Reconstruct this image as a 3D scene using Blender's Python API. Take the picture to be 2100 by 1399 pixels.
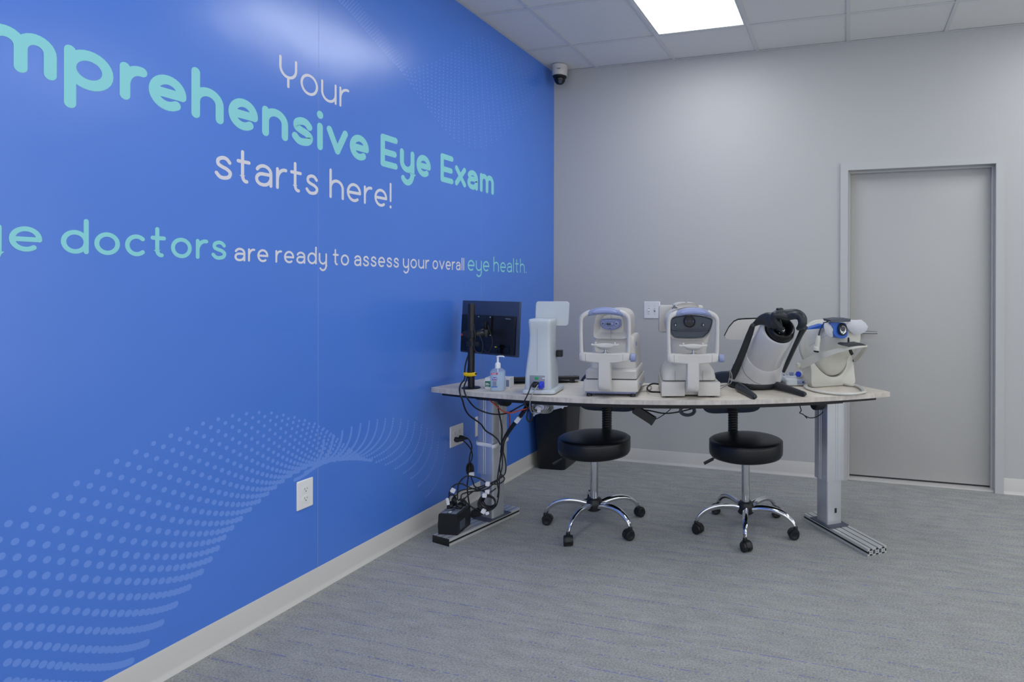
import bpy, bmesh, math, random
from mathutils import Vector, Matrix
random.seed(7)
S = bpy.context.scene
COL = S.collection
for o in list(bpy.data.objects):
    bpy.data.objects.remove(o)

# ------------------------------------------------------------------ camera
W, H = 2100.0, 1399.0
FPX, YAW, PITCH, ROLL = 1296.4755, -0.2882, -0.0019, 0.0027
U0, V0 = 1350.118, 588.827
CAM = Vector((2.1791, -4.4842, 1.3169))
FW = Vector((math.sin(YAW)*math.cos(PITCH), math.cos(YAW)*math.cos(PITCH), math.sin(PITCH)))
_R = Vector((math.cos(YAW), -math.sin(YAW), 0)); _U = _R.cross(FW)
RT = _R*math.cos(ROLL) + _U*math.sin(ROLL)
UP = -_R*math.sin(ROLL) + _U*math.cos(ROLL)
cd = bpy.data.cameras.new('camera'); cam = bpy.data.objects.new('camera', cd); COL.objects.link(cam)
cd.sensor_width = 36.0; cd.lens = FPX/W*36.0
cd.shift_x = (W/2-U0)/W; cd.shift_y = (V0-H/2)/W
cd.clip_start = 0.02; cd.clip_end = 100
cam.matrix_world = Matrix(((RT.x, UP.x, -FW.x, CAM.x), (RT.y, UP.y, -FW.y, CAM.y), (RT.z, UP.z, -FW.z, CAM.z), (0, 0, 0, 1)))
S.camera = cam

# ------------------------------------------------------------------ world, exposure
wd = bpy.data.worlds.new('world'); S.world = wd; wd.use_nodes = True
wd.node_tree.nodes['Background'].inputs[0].default_value = (0.94, 0.965, 1.0, 1)
wd.node_tree.nodes['Background'].inputs[1].default_value = 0.92
S.view_settings.view_transform = 'Standard'; S.view_settings.look = 'None'
S.view_settings.gamma = 1.0; S.view_settings.use_curve_mapping = False
S.view_settings.exposure = 0.5
LAMP = 5.6          # emission strength of the ceiling light panels

CEIL = 2.9726
DESK = 0.765
GX0, GY0, TILE = 0.3594, -0.4617, 0.6096

# ------------------------------------------------------------------ helpers
def ray(px, py):
    return FW + RT*((px-U0)/FPX) - UP*((py-V0)/FPX)
def at(px, py, depth):                 # the point that stands `depth` metres in front of the lens
    return CAM + ray(px, py)*depth
def onplane(px, py, axis, val):
    d = ray(px, py); return CAM + d*((val-CAM[axis])/d[axis])
def srgb(r, g, b):
    f = lambda c: (c/255/12.92) if c/255 <= 0.04045 else ((c/255+0.055)/1.055)**2.4
    return (f(r), f(g), f(b), 1.0)

def mat(name, col, rough=0.5, metal=0.0, spec=0.5, noise=None, bump=None, trans=0.0, ior=1.45, emit=None, coat=0.0, alpha=1.0):
    m = bpy.data.materials.new(name); m.use_nodes = True
    nt = m.node_tree; b = nt.nodes['Principled BSDF']
    b.inputs['Base Color'].default_value = col
    b.inputs['Roughness'].default_value = rough
    b.inputs['Metallic'].default_value = metal
    b.inputs['Specular IOR Level'].default_value = spec
    b.inputs['IOR'].default_value = ior
    b.inputs['Transmission Weight'].default_value = trans
    b.inputs['Coat Weight'].default_value = coat
    b.inputs['Alpha'].default_value = alpha
    tc = nt.nodes.new('ShaderNodeTexCoord')
    if noise:                          # (scale, amount): gentle mottling of the colour
        n = nt.nodes.new('ShaderNodeTexNoise'); n.inputs['Scale'].default_value = noise[0]; n.inputs['Detail'].default_value = 4
        nt.links.new(tc.outputs['Object'], n.inputs['Vector'])
        r = nt.nodes.new('ShaderNodeMapRange'); r.inputs['To Min'].default_value = 1-noise[1]; r.inputs['To Max'].default_value = 1+noise[1]
        nt.links.new(n.outputs['Fac'], r.inputs['Value'])
        h = nt.nodes.new('ShaderNodeHueSaturation'); h.inputs['Color'].default_value = col
        nt.links.new(r.outputs['Result'], h.inputs['Value']); nt.links.new(h.outputs['Color'], b.inputs['Base Color'])
    if bump:                           # (scale, strength)
        n2 = nt.nodes.new('ShaderNodeTexNoise'); n2.inputs['Scale'].default_value = bump[0]; n2.inputs['Detail'].default_value = 3
        nt.links.new(tc.outputs['Object'], n2.inputs['Vector'])
        bp = nt.nodes.new('ShaderNodeBump'); bp.inputs['Strength'].default_value = bump[1]; bp.inputs['Distance'].default_value = bump[2] if len(bump) > 2 else 0.002
        nt.links.new(n2.outputs['Fac'], bp.inputs['Height']); nt.links.new(bp.outputs['Normal'], b.inputs['Normal'])
    if emit:
        b.inputs['Emission Color'].default_value = emit[0]; b.inputs['Emission Strength'].default_value = emit[1]
    return m

def rring(cx, cy, w, d, r, z, n=4):
    """rounded rectangle ring in the xy plane at height z"""
    r = min(r, w/2-1e-4, d/2-1e-4); pts = []
    for (sx, sy, a0) in ((1, 1, 0), (-1, 1, 90), (-1, -1, 180), (1, -1, 270)):
        for k in range(n+1):
            a = math.radians(a0+90*k/n)
            pts.append(Vector((cx+sx*(w/2-r)+r*math.cos(a), cy+sy*(d/2-r)+r*math.sin(a), z)))
    return pts
def circ(c, r, n=24, u=Vector((1, 0, 0)), v=Vector((0, 1, 0)), ry=None):
    c = Vector(c); ry = r if ry is None else ry
    return [c+u*(r*math.cos(2*math.pi*k/n))+v*(ry*math.sin(2*math.pi*k/n)) for k in range(n)]
def smooth(pts, k=6, closed=False):
    """Catmull-Rom through the points"""
    P = [Vector(p) for p in pts]; n = len(P); out = []
    if n < 3: return P
    for i in range(n if closed else n-1):
        if closed: a, b, c, d = P[i-1], P[i], P[(i+1) % n], P[(i+2) % n]
        else: a, b, c, d = P[max(i-1, 0)], P[i], P[i+1], P[min(i+2, n-1)]
        for j in range(k):
            t = j/k
            out.append(0.5*((2*b)+(c-a)*t+(2*a-5*b+4*c-d)*t*t+(3*b-a-3*c+d)*t*t*t))
    if not closed: out.append(P[-1])
    return out

class MB:
    def __init__(s): s.v = []; s.f = []
    def add(s, vs, fs, M=None):
        o = len(s.v); s.v += [(M @ Vector(v)) if M else Vector(v) for v in vs]; s.f += [tuple(i+o for i in f) for f in fs]; return s
    def box(s, c, size, bev=0.0, M=None, seg=2):
        bm = bmesh.new(); bmesh.ops.create_cube(bm, size=1.0)
        for v in bm.verts: v.co = Vector((v.co.x*size[0]+c[0], v.co.y*size[1]+c[1], v.co.z*size[2]+c[2]))
        if bev > 0: bmesh.ops.bevel(bm, geom=list(bm.edges), offset=min(bev, min(size)*0.49), segments=seg, profile=0.5, affect='EDGES')
        bm.verts.index_update(); s.add([v.co.copy() for v in bm.verts], [[v.index for v in f.verts] for f in bm.faces], M); bm.free(); return s
    def loft(s, rings, cap0=True, cap1=True, closed=True, M=None):
        n = len(rings[0]); vs = [p for r in rings for p in r]; fs = []
        for i in range(len(rings)-1):
            for j in range(n if closed else n-1):
                k = (j+1) % n; fs.append((i*n+j, i*n+k, (i+1)*n+k, (i+1)*n+j))
        if cap0: fs.append(tuple(reversed(range(n))))
        if cap1: fs.append(tuple((len(rings)-1)*n+j for j in range(n)))
        return s.add(vs, fs, M)
    def tube(s, pts, r, n=8, closed=False, k=6, flat=1.0, M=None, up=None):
        P = smooth(pts, k, closed) if k > 1 else [Vector(p) for p in pts]
        m = len(P); rr = r if isinstance(r, (list, tuple)) else None
        ref = None; rings = []
        for i, p in enumerate(P):
            a = P[i-1] if (i > 0 or closed) else P[0]; b = P[(i+1) % m] if (i < m-1 or closed) else P[-1]
            t = (b-a); t = t.normalized() if t.length > 1e-9 else Vector((0, 0, 1))
            if up is not None: x = t.cross(Vector(up)); x = x.normalized() if x.length > 1e-6 else Vector((1, 0, 0))
            elif ref is None:
                x = t.orthogonal().normalized()
            else:
                x = ref - t*ref.dot(t); x = x.normalized() if x.length > 1e-6 else t.orthogonal().normalized()
            ref = x; y = t.cross(x)
            R = r
            if rr: q = i/(m-1)*(len(rr)-1); j = min(int(q), len(rr)-2); R = rr[j]+(rr[j+1]-rr[j])*(q-j)
            rings.append([p+x*(R*math.cos(2*math.pi*h/n))+y*(R*flat*math.sin(2*math.pi*h/n)) for h in range(n)])
        if closed: rings.append(rings[0])
        return s.loft(rings, not closed, not closed, True, M)
    def lathe(s, prof, n=24, M=None):
        rings = [circ((0, 0, z), max(r, 1e-5), n) for (r, z) in prof]
        return s.loft(rings, True, True, True, M)
    def prism(s, out, z0, z1, M=None):
        n = len(out); vs = [Vector((p[0], p[1], z0)) for p in out]+[Vector((p[0], p[1], z1)) for p in out]
        fs = [tuple(reversed(range(n))), tuple(range(n, 2*n))]+[(j, (j+1) % n, n+(j+1) % n, n+j) for j in range(n)]
        return s.add(vs, fs, M)
    def build(s, name, m, parent=None, ang=40, recalc=True):
        me = bpy.data.meshes.new(name)
        me.from_pydata([tuple(v) for v in s.v], [], s.f)
        if recalc:
            bm = bmesh.new(); bm.from_mesh(me); bmesh.ops.remove_doubles(bm, verts=bm.verts, dist=1e-6)
            bmesh.ops.recalc_face_normals(bm, faces=bm.faces); bm.to_mesh(me); bm.free()
        me.materials.append(m)
        if ang:
            me.polygons.foreach_set('use_smooth', [True]*len(me.polygons)); me.set_sharp_from_angle(angle=math.radians(ang))
        me.update()
        o = bpy.data.objects.new(name, me); COL.objects.link(o)
        if parent is not None: o.parent = parent
        return o
def tag(o, label=None, cat=None, group=None, kind=None):
    if label: o['label'] = label
    if cat: o['category'] = cat
    if group: o['group'] = group
    if kind: o['kind'] = kind
    return o
def thing(name, label, cat, loc=(0, 0, 0), yaw=0.0, group=None):
    """an Empty at the base; its local -y is the front, yaw in degrees turns the front towards +x"""
    e = bpy.data.objects.new(name, None); COL.objects.link(e); e.empty_display_size = 0.05
    e.location = loc; e.rotation_euler = (0, 0, math.radians(yaw)); tag(e, label, cat, group); return e
def inv(e):
    return (Matrix.Translation(e.location) @ e.rotation_euler.to_matrix().to_4x4()).inverted()
def aim(o, z, x=None):
    """matrix with origin o and local z along z"""
    z = Vector(z).normalized(); x = Vector(x) if x is not None else z.orthogonal()
    x = (x-z*x.dot(z)).normalized(); y = z.cross(x); o = Vector(o)
    return Matrix(((x.x, y.x, z.x, o.x), (x.y, y.y, z.y, o.y), (x.z, y.z, z.z, o.z), (0, 0, 0, 1)))
def textmesh(name, txt, size, m, parent, M, extrude=0.0003, bold=0.0):
    cu = bpy.data.curves.new(name, 'FONT'); cu.body = txt; cu.size = size; cu.extrude = extrude; cu.offset = bold
    cu.align_x = 'CENTER'; cu.align_y = 'CENTER'; cu.resolution_u = 3
    t = bpy.data.objects.new(name, cu); COL.objects.link(t)
    me = bpy.data.meshes.new_from_object(t.evaluated_get(bpy.context.evaluated_depsgraph_get()))
    bpy.data.objects.remove(t); bpy.data.curves.remove(cu)
    me.materials.clear(); me.materials.append(m)
    o = bpy.data.objects.new(name, me); COL.objects.link(o); o.parent = parent; o.matrix_local = M; return o

# ------------------------------------------------------------------ materials
M = {}
M['wall'] = mat('wall_paint', srgb(186, 186, 185), 0.55, bump=(160, 0.12, 0.001))
M['blue'] = mat('blue_mural_vinyl', srgb(76, 126, 220), 0.245, spec=0.95, noise=(1.2, 0.05), bump=(1.6, 0.35, 0.012))
M['teal'] = mat('teal_print', srgb(140, 216, 222), 0.4)
M['white_print'] = mat('white_print', srgb(222, 222, 230), 0.4)
M['dots'] = mat('pale_blue_print', srgb(108, 150, 234), 0.27, spec=0.9)
M['base'] = mat('vinyl_cove_base', srgb(206, 203, 199), 0.33, noise=(4, 0.03))
M['door'] = mat('door_paint', srgb(181, 180, 178), 0.42, bump=(90, 0.06, 0.001))
M['frame'] = mat('door_frame_paint', srgb(187, 187, 187), 0.4)
M['tile'] = mat('mineral_fibre_tile', srgb(226, 225, 221), 0.95, noise=(60, 0.03), bump=(220, 0.3, 0.001))
M['tee'] = mat('white_enamel_steel', srgb(214, 214, 212), 0.5)
M['lamp'] = mat('lit_acrylic_diffuser', srgb(245, 246, 250), 0.6, emit=((0.93, 0.965, 1.0, 1), LAMP))
M['white'] = mat('white_abs', srgb(201, 198, 194), 0.38, noise=(9, 0.02))
M['cream'] = mat('cream_abs', srgb(202, 201, 193), 0.36, noise=(9, 0.02))
M['coolwhite'] = mat('cool_white_plastic', srgb(196, 203, 208), 0.4)
M['pearl'] = mat('pearl_lacquer', srgb(202, 202, 206), 0.22, coat=0.3)
M['seam'] = mat('shadow_gap_rubber', srgb(60, 62, 68), 0.7)
M['lav'] = mat('lavender_plastic', srgb(138, 148, 184), 0.42)
M['reflect_mon'] = mat('blue_reflection_shell', srgb(60, 71, 98), 0.4)  # black shell with the wall's blue reflection put into its colour
M['slate'] = mat('slate_plastic', srgb(70, 78, 90), 0.45)
M['black'] = mat('black_plastic', srgb(24, 26, 30), 0.42)
M['satin'] = mat('satin_black_rubber', srgb(38, 42, 48), 0.38)
M['gloss'] = mat('gloss_black', srgb(10, 11, 14), 0.12)
M['vinyl'] = mat('black_vinyl', srgb(13, 15, 20), 0.34, bump=(260, 0.1, 0.0005))
M['fabric'] = mat('dark_slate_fabric', srgb(48, 58, 76), 0.8, bump=(400, 0.2, 0.0005))
M['chrome'] = mat('chrome', srgb(214, 216, 220), 0.07, metal=1.0)
M['steel'] = mat('brushed_steel', srgb(176, 178, 182), 0.3, metal=1.0)
M['alu'] = mat('anodised_aluminium', srgb(205, 208, 213), 0.36, metal=0.72, noise=(30, 0.03))
M['alufoot'] = mat('aluminium_extrusion', srgb(206, 207, 207), 0.42, metal=0.45)
M['blackpaint'] = mat('black_painted_steel', srgb(18, 19, 23), 0.45)
M['cable'] = mat('black_cable_pvc', srgb(20, 21, 24), 0.45)
M['greycable'] = mat('grey_cable_pvc', srgb(150, 152, 150), 0.5)
M['orange'] = mat('orange_cable_pvc', srgb(205, 84, 58), 0.5)
M['red'] = mat('red_plastic', srgb(205, 40, 36), 0.4)
M['yellow'] = mat('yellow_strap', srgb(238, 198, 20), 0.5)
M['velcro'] = mat('white_hook_tape', srgb(226, 228, 234), 0.8)
M['card'] = mat('white_card', srgb(226, 227, 228), 0.7)
M['green'] = mat('green_print', srgb(28, 118, 88), 0.6)
M['navy'] = mat('navy_print', srgb(58, 62, 178), 0.5)
M['magenta'] = mat('magenta_print', srgb(176, 24, 98), 0.5)
M['blueplastic'] = mat('blue_plastic', srgb(36, 92, 186), 0.4)
M['vga'] = mat('bright_blue_plastic', srgb(36, 62, 200), 0.4)
M['plate'] = mat('white_nylon', srgb(232, 232, 232), 0.35)
M['slot'] = mat('dark_slot', srgb(46, 44, 44), 0.7)
M['clear'] = mat('clear_pet', srgb(236, 244, 250), 0.05, alpha=0.16)
M['gel'] = mat('clear_blue_gel', srgb(176, 208, 236), 0.08, alpha=0.5)
M['pump'] = mat('translucent_white_plastic', srgb(230, 234, 240), 0.4)
M['film'] = mat('frosted_film', srgb(206, 208, 216), 0.6, alpha=0.86)
M['liner'] = mat('white_bag_film', srgb(226, 230, 240), 0.45)
M['bin'] = mat('black_polypropylene', srgb(24, 28, 33), 0.32)
M['glasslens'] = mat('dark_lens_glass', srgb(14, 20, 34), 0.05, coat=0.5)
M['silver'] = mat('silver_print', srgb(120, 130, 152), 0.5)
M['greenled'] = mat('green_rocker', srgb(30, 170, 100), 0.35)
M['greypanel'] = mat('grey_metal_panel', srgb(140, 146, 158), 0.5)

def wood(name, base, dark, rot, sc):
    m = bpy.data.materials.new(name); m.use_nodes = True; nt = m.node_tree; b = nt.nodes['Principled BSDF']
    b.inputs['Roughness'].default_value = 0.42
    tc = nt.nodes.new('ShaderNodeTexCoord'); mp = nt.nodes.new('ShaderNodeMapping'); mp.inputs['Rotation'].default_value = rot; mp.inputs['Scale'].default_value = sc
    nt.links.new(tc.outputs['Object'], mp.inputs['Vector'])
    n = nt.nodes.new('ShaderNodeTexNoise'); n.inputs['Scale'].default_value = 5; n.inputs['Detail'].default_value = 6; n.inputs['Distortion'].default_value = 0.6
    nt.links.new(mp.outputs['Vector'], n.inputs['Vector'])
    r = nt.nodes.new('ShaderNodeValToRGB'); r.color_ramp.elements[0].position = 0.35; r.color_ramp.elements[1].position = 0.66
    r.color_ramp.elements[0].color = dark; r.color_ramp.elements[1].color = base
    nt.links.new(n.outputs['Fac'], r.inputs['Fac']); nt.links.new(r.outputs['Color'], b.inputs['Base Color'])
    return m
M['top'] = wood('pale_ash_laminate', srgb(226, 219, 207), srgb(212, 202, 188), (0, 0, 0.15), (0.5, 9, 9))
M['edge'] = wood('ash_edge_band', srgb(206, 200, 193), srgb(184, 176, 168), (0, 0.9, 0.3), (9, 2, 3))

def carpet():
    m = bpy.data.materials.new('loop_pile_carpet'); m.use_nodes = True; nt = m.node_tree; b = nt.nodes['Principled BSDF']
    b.inputs['Roughness'].default_value = 0.95; b.inputs['Specular IOR Level'].default_value = 0.1
    N, L = nt.nodes.new, nt.links.new
    tc = N('ShaderNodeTexCoord'); sep = N('ShaderNodeSeparateXYZ'); L(tc.outputs['Object'], sep.inputs[0])
    def math_(op, a, bb=None, c=None):
        k = N('ShaderNodeMath'); k.operation = op
        for i, q in enumerate((a, bb, c)):
            if q is None: continue
            if isinstance(q, (int, float)): k.inputs[i].default_value = q
            else: L(q, k.inputs[i])
        return k.outputs[0]
    # grey mottled pile, slightly streaked along the rows
    mp = N('ShaderNodeMapping'); mp.inputs['Scale'].default_value = (75, 115, 1); L(tc.outputs['Object'], mp.inputs['Vector'])
    n1 = N('ShaderNodeTexNoise'); n1.inputs['Scale'].default_value = 1.6; n1.inputs['Detail'].default_value = 5; n1.inputs['Roughness'].default_value = 0.85; L(mp.outputs['Vector'], n1.inputs['Vector'])
    mp2 = N('ShaderNodeMapping'); mp2.inputs['Scale'].default_value = (5, 16, 1); L(tc.outputs['Object'], mp2.inputs['Vector'])
    n2 = N('ShaderNodeTexNoise'); n2.inputs['Scale'].default_value = 1.5; n2.inputs['Detail'].default_value = 4; L(mp2.outputs['Vector'], n2.inputs['Vector'])
    f = math_('ADD', math_('MULTIPLY', n1.outputs['Fac'], 0.84), math_('MULTIPLY', n2.outputs['Fac'], 0.16))
    r = N('ShaderNodeValToRGB'); r.color_ramp.elements[0].position = 0.34; r.color_ramp.elements[1].position = 0.68
    r.color_ramp.elements[0].color = srgb(116, 118, 117); r.color_ramp.elements[1].color = srgb(200, 200, 195); L(f, r.inputs['Fac'])
    # blue stitched rows running parallel to the back wall, broken into dashes
    def rows(pitch, off, width, thr):
        v = math_('ADD', math_('DIVIDE', sep.outputs['Y'], pitch), off)
        idx = math_('FLOOR', v); fr = math_('FRACT', v)
        line = math_('LESS_THAN', math_('ABSOLUTE', math_('SUBTRACT', fr, 0.5)), width)
        cb = N('ShaderNodeCombineXYZ'); L(math_('MULTIPLY', sep.outputs['X'], 1.0), cb.inputs[0]); L(math_('MULTIPLY', idx, 7.31), cb.inputs[1])
        na = N('ShaderNodeTexNoise'); na.inputs['Scale'].default_value = 80; na.inputs['Detail'].default_value = 2; L(cb.outputs[0], na.inputs['Vector'])
        nb = N('ShaderNodeTexNoise'); nb.inputs['Scale'].default_value = 1.7; nb.inputs['Detail'].default_value = 1; L(cb.outputs[0], nb.inputs['Vector'])
        dash = math_('GREATER_THAN', math_('ADD', math_('MULTIPLY', na.outputs['Fac'], 0.8), math_('MULTIPLY', nb.outputs['Fac'], 0.4)), thr)
        return math_('MULTIPLY', line, dash)
    rowm = math_('MAXIMUM', rows(0.083, 0.2, 0.028, 0.62), rows(0.047, 0.6, 0.03, 0.74))
    mx = N('ShaderNodeMix'); mx.data_type = 'RGBA'; L(math_('MULTIPLY', rowm, 0.5), mx.inputs['Factor']); L(r.outputs['Color'], mx.inputs['A']); mx.inputs['B'].default_value = srgb(62, 92, 190)
    L(mx.outputs['Result'], b.inputs['Base Color'])
    bp = N('ShaderNodeBump'); bp.inputs['Strength'].default_value = 0.6; bp.inputs['Distance'].default_value = 0.004; L(n1.outputs['Fac'], bp.inputs['Height']); L(bp.outputs['Normal'], b.inputs['Normal'])
    return m
M['carpet'] = carpet()

# ------------------------------------------------------------------ the room
XR, YF = 6.2, -7.2       # how far the room runs to the right and towards the viewer
def struct(o): return tag(o, kind='structure')
struct(MB().box(((XR)/2-0.1, YF/2, -0.05), (XR+0.6, -YF+0.6, 0.1)).build('floor', M['carpet'], ang=0))

# back wall with the door opening
DX0, DX1, DH = 2.143, 3.145, 2.153          # outer edge of the door frame
FWD = 0.05                                  # face width of the frame
ox0, ox1, oh = DX0+0.02, DX1-0.02, DH-0.02
wb = MB()
wb.box((ox0/2-0.06, 0.08, CEIL/2+0.05), (ox0+0.12, 0.16, CEIL+0.1)); wb.box(((ox1+XR)/2, 0.08, CEIL/2+0.05), (XR-ox1, 0.16, CEIL+0.1))
wb.box(((ox0+ox1)/2, 0.08, (oh+CEIL)/2+0.05), (ox1-ox0, 0.16, CEIL-oh+0.1))
struct(wb.build('wall_back', M['wall'], ang=0))

# left wall behind its printed vinyl
wl = struct(MB().box((-0.0599, YF/2, CEIL/2+0.05), (0.12, -YF, CEIL+0.1)).build('wall_left', M['wall'], ang=0))
seams = [0.0, -1.02, -2.2896, -3.559, -4.828, -6.1, YF]
for a, b_ in zip(seams, seams[1:]):
    MB().box((0.0003, (a+b_)/2, CEIL/2+0.001), (0.0006, a-b_-0.0014, CEIL-0.002)).build('wallpaper_panel', M['blue'], wl, ang=0)

# cove base
def cove(name, pts_dir):
    (x0, y0), (x1, y1), (nx, ny) = pts_dir
    prof = [(0.0, 0.1), (0.0025, 0.0995), (0.0035, 0.097), (0.0035, 0.022), (0.0055, 0.012), (0.0125, 0.0035), (0.0135, 0.0), (0.0, 0.0)]
    rings = [[Vector((x+nx*a, y+ny*a, z)) for a, z in prof] for (x, y) in ((x0, y0), (x1, y1))]
    return struct(MB().loft(rings).build(name, M['base'], ang=30))
cove('baseboard_left', ((0.0007, YF), (0.0007, -0.001), (1, 0)))
cove('baseboard_back', ((0.004, -0.0002), (DX0-0.001, -0.0002), (0, -1)))
cove('baseboard_back', ((DX1+0.001, -0.0002), (XR, -0.0002), (0, -1)))

# door: slab, steel frame, lever
dr = struct(MB().box(((DX0+DX1)/2, 0.095, 1.0625), (DX1-DX0-2*FWD-0.006, 0.044, 2.083), 0.001).build('door_1', M['door'], ang=30))
fr = MB()
xi0, xi1, zi = DX0+FWD, DX1-FWD, DH-FWD
for (xa, xb, sgn) in ((DX0, xi0, 1), (xi1, DX1, -1)):
    out = [(xa, 0), (xb, 0), (xb, DH), (xa, DH)]
    if sgn > 0: out = [(DX0, 0), (xi0, 0), (xi0, zi), (DX0, DH)]
    else: out = [(xi1, 0), (DX1, 0), (DX1, DH), (xi1, zi)]
    fr.prism(out, -0.015, 0.0, Matrix(((1, 0, 0, 0), (0, 0, 1, 0), (0, 1, 0, 0), (0, 0, 0, 1))))
fr.build('frame_face', M['frame'], dr, ang=20)
hd = MB().prism([(DX0, DH), (xi0, zi), (xi1, zi), (DX1, DH)], -0.015, 0.0, Matrix(((1, 0, 0, 0), (0, 0, 1, 0), (0, 1, 0, 0), (0, 0, 0, 1)))).build('frame_head', M['frame'], dr, ang=20)
jb = MB()
jb.box((xi0-0.012, 0.075, zi/2), (0.024, 0.15, zi)); jb.box((xi1+0.012, 0.075, zi/2), (0.024, 0.15, zi)); jb.box(((xi0+xi1)/2, 0.075, zi+0.012), (xi1-xi0+0.048, 0.15, 0.024))
jb.build('jamb', M['frame'], dr, ang=20)
st = MB()
st.box((xi0+0.007, 0.058, zi/2), (0.014, 0.028, zi), 0.002); st.box((xi1-0.007, 0.058, zi/2), (0.014, 0.028, zi), 0.002); st.box(((xi0+xi1)/2, 0.058, zi-0.007), (xi1-xi0-0.028, 0.028, 0.014), 0.002)
st.build('door_stop', M['frame'], dr, ang=20)
MB().box(((xi0+xi1)/2, 0.06, 0.004), (xi1-xi0, 0.11, 0.008), 0.002).build('threshold', M['base'], dr, ang=20)
MB().box(((xi0+xi1)/2, 0.104, 0.0145), (xi1-xi0-0.01, 0.02, 0.013)).build('gap_shade_strip', M['seam'], dr, ang=0)  # dark strip added to stop light under the slab, painting the gap's shade
hx, hz = 2.262, 1.005
rose = MB().lathe([(0.0, 0.0), (0.032, 0.0), (0.032, 0.006), (0.026, 0.011), (0.0, 0.012)], 24, aim((hx, 0.073, hz), (0, -1, 0))).build('door_handle', M['steel'], dr)
lv = MB(); lv.tube([(hx, 0.066, hz), (hx, 0.03, hz), (hx, 0.018, hz), (hx+0.012, 0.011, hz), (hx+0.03, 0.011, hz), (hx+0.11, 0.011, hz), (hx+0.122, 0.011, hz)], [0.011, 0.011, 0.012, 0.012, 0.011, 0.009, 0.009], 10, k=4)
lv.build('lever', M['steel'], rose)

# ceiling: slab above, lay-in tiles and tee rails
ce = struct(MB().box((XR/2-0.1, YF/2, CEIL+0.16), (XR+0.6, -YF+0.6, 0.1)).build('ceiling', M['tee'], ang=0))
xs = [0.0]+[GX0+i*TILE for i in range(10)]+[XR]
ys = [0.0]+[GY0-i*TILE for i in range(12)]+[YF]
xs = [x for x in xs if x <= XR]; ys = [y for y in ys if y >= YF]
LIGHTS = [(2, 1), (6, 1), (2, 5), (6, 5), (4, 9)]             # column, row of each two-tile light
lit = {(i, j) for (i, j) in LIGHTS}|{(i, j+1) for (i, j) in LIGHTS}
tmesh = {}
for i in range(len(xs)-1):
    for j in range(len(ys)-1):
        if (i, j) in lit: continue
        w, d = xs[i+1]-xs[i]-0.006, ys[j]-ys[j+1]-0.006
        key = (round(w, 3), round(d, 3))
        c = ((xs[i]+xs[i+1])/2, (ys[j]+ys[j+1])/2, CEIL+0.012)
        if key not in tmesh:
            o = MB().box((0, 0, 0), (w, d, 0.014), 0.0015, seg=1).build('ceiling_tile', M['tile'], ce, ang=0); tmesh[key] = o.data
        else:
            o = bpy.data.objects.new('ceiling_tile', tmesh[key]); COL.objects.link(o); o.parent = ce
        o.location = c
for x in xs[1:-1]:
    MB().box((x, YF/2, CEIL+0.0015), (0.024, -YF, 0.003), 0.0005).box((x, YF/2, CEIL+0.018), (0.003, -YF, 0.03)).build('grid_rail', M['tee'], ce, ang=0)
for y in ys[1:-1]:
    MB().box((XR/2, y, CEIL+0.0022), (XR, 0.024, 0.003), 0.0005).build('grid_rail', M['tee'], ce, ang=0)
MB().box((0.011, YF/2, CEIL+0.0008), (0.020, -YF, 0.002)).build('wall_angle', M['tee'], ce, ang=0)
MB().box((XR/2, -0.010, CEIL+0.0008), (XR, 0.018, 0.002)).build('wall_angle', M['tee'], ce, ang=0)

def troffer(i, j, label):
    x0, x1, y1, y0 = xs[i]+0.013, xs[i+1]-0.013, ys[j]-0.013, ys[j+2]+0.013
    t = thing('ceiling_light', label, 'ceiling light', ((x0+x1)/2, (y0+y1)/2, CEIL+0.002), 0, 'recessed ceiling light panels')
    w, d = x1-x0, y1-y0; f = 0.013
    m = MB()
    m.box((0, d/2-f/2, 0.004), (w, f, 0.008), 0.001).box((0, -d/2+f/2, 0.004), (w, f, 0.008), 0.001)
    m.box((w/2-f/2, 0, 0.004), (f, d-2*f, 0.008), 0.001).box((-w/2+f/2, 0, 0.004), (f, d-2*f, 0.008), 0.001)
    m.box((0, 0, 0.055), (w, d, 0.004)); m.box((w/2-0.001, 0, 0.03), (0.002, d, 0.05)); m.box((-w/2+0.001, 0, 0.03), (0.002, d, 0.05)); m.box((0, d/2-0.001, 0.03), (w, 0.002, 0.05)); m.box((0, -d/2+0.001, 0.03), (w, 0.002, 0.05))
    m.build('frame', M['tee'], t, ang=20)
    MB().box((0, 0, 0.009), (w-2*f-0.001, d-2*f-0.001, 0.003)).build('diffuser', M['lamp'], t, ang=0)
troffer(2, 1, 'bright white recessed ceiling light panel near the blue wall corner')
for (i, j), l in zip(LIGHTS[1:], ('unseen recessed ceiling light panel added near the grey wall on the door side', 'unseen recessed ceiling light panel added over the blue wall side, nearer the viewer', 'unseen recessed ceiling light panel added on the door side, nearer the viewer', 'unseen recessed ceiling light panel added behind the viewer')):
    troffer(i, j, l)  # out-of-view panels, added to light the room
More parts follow.
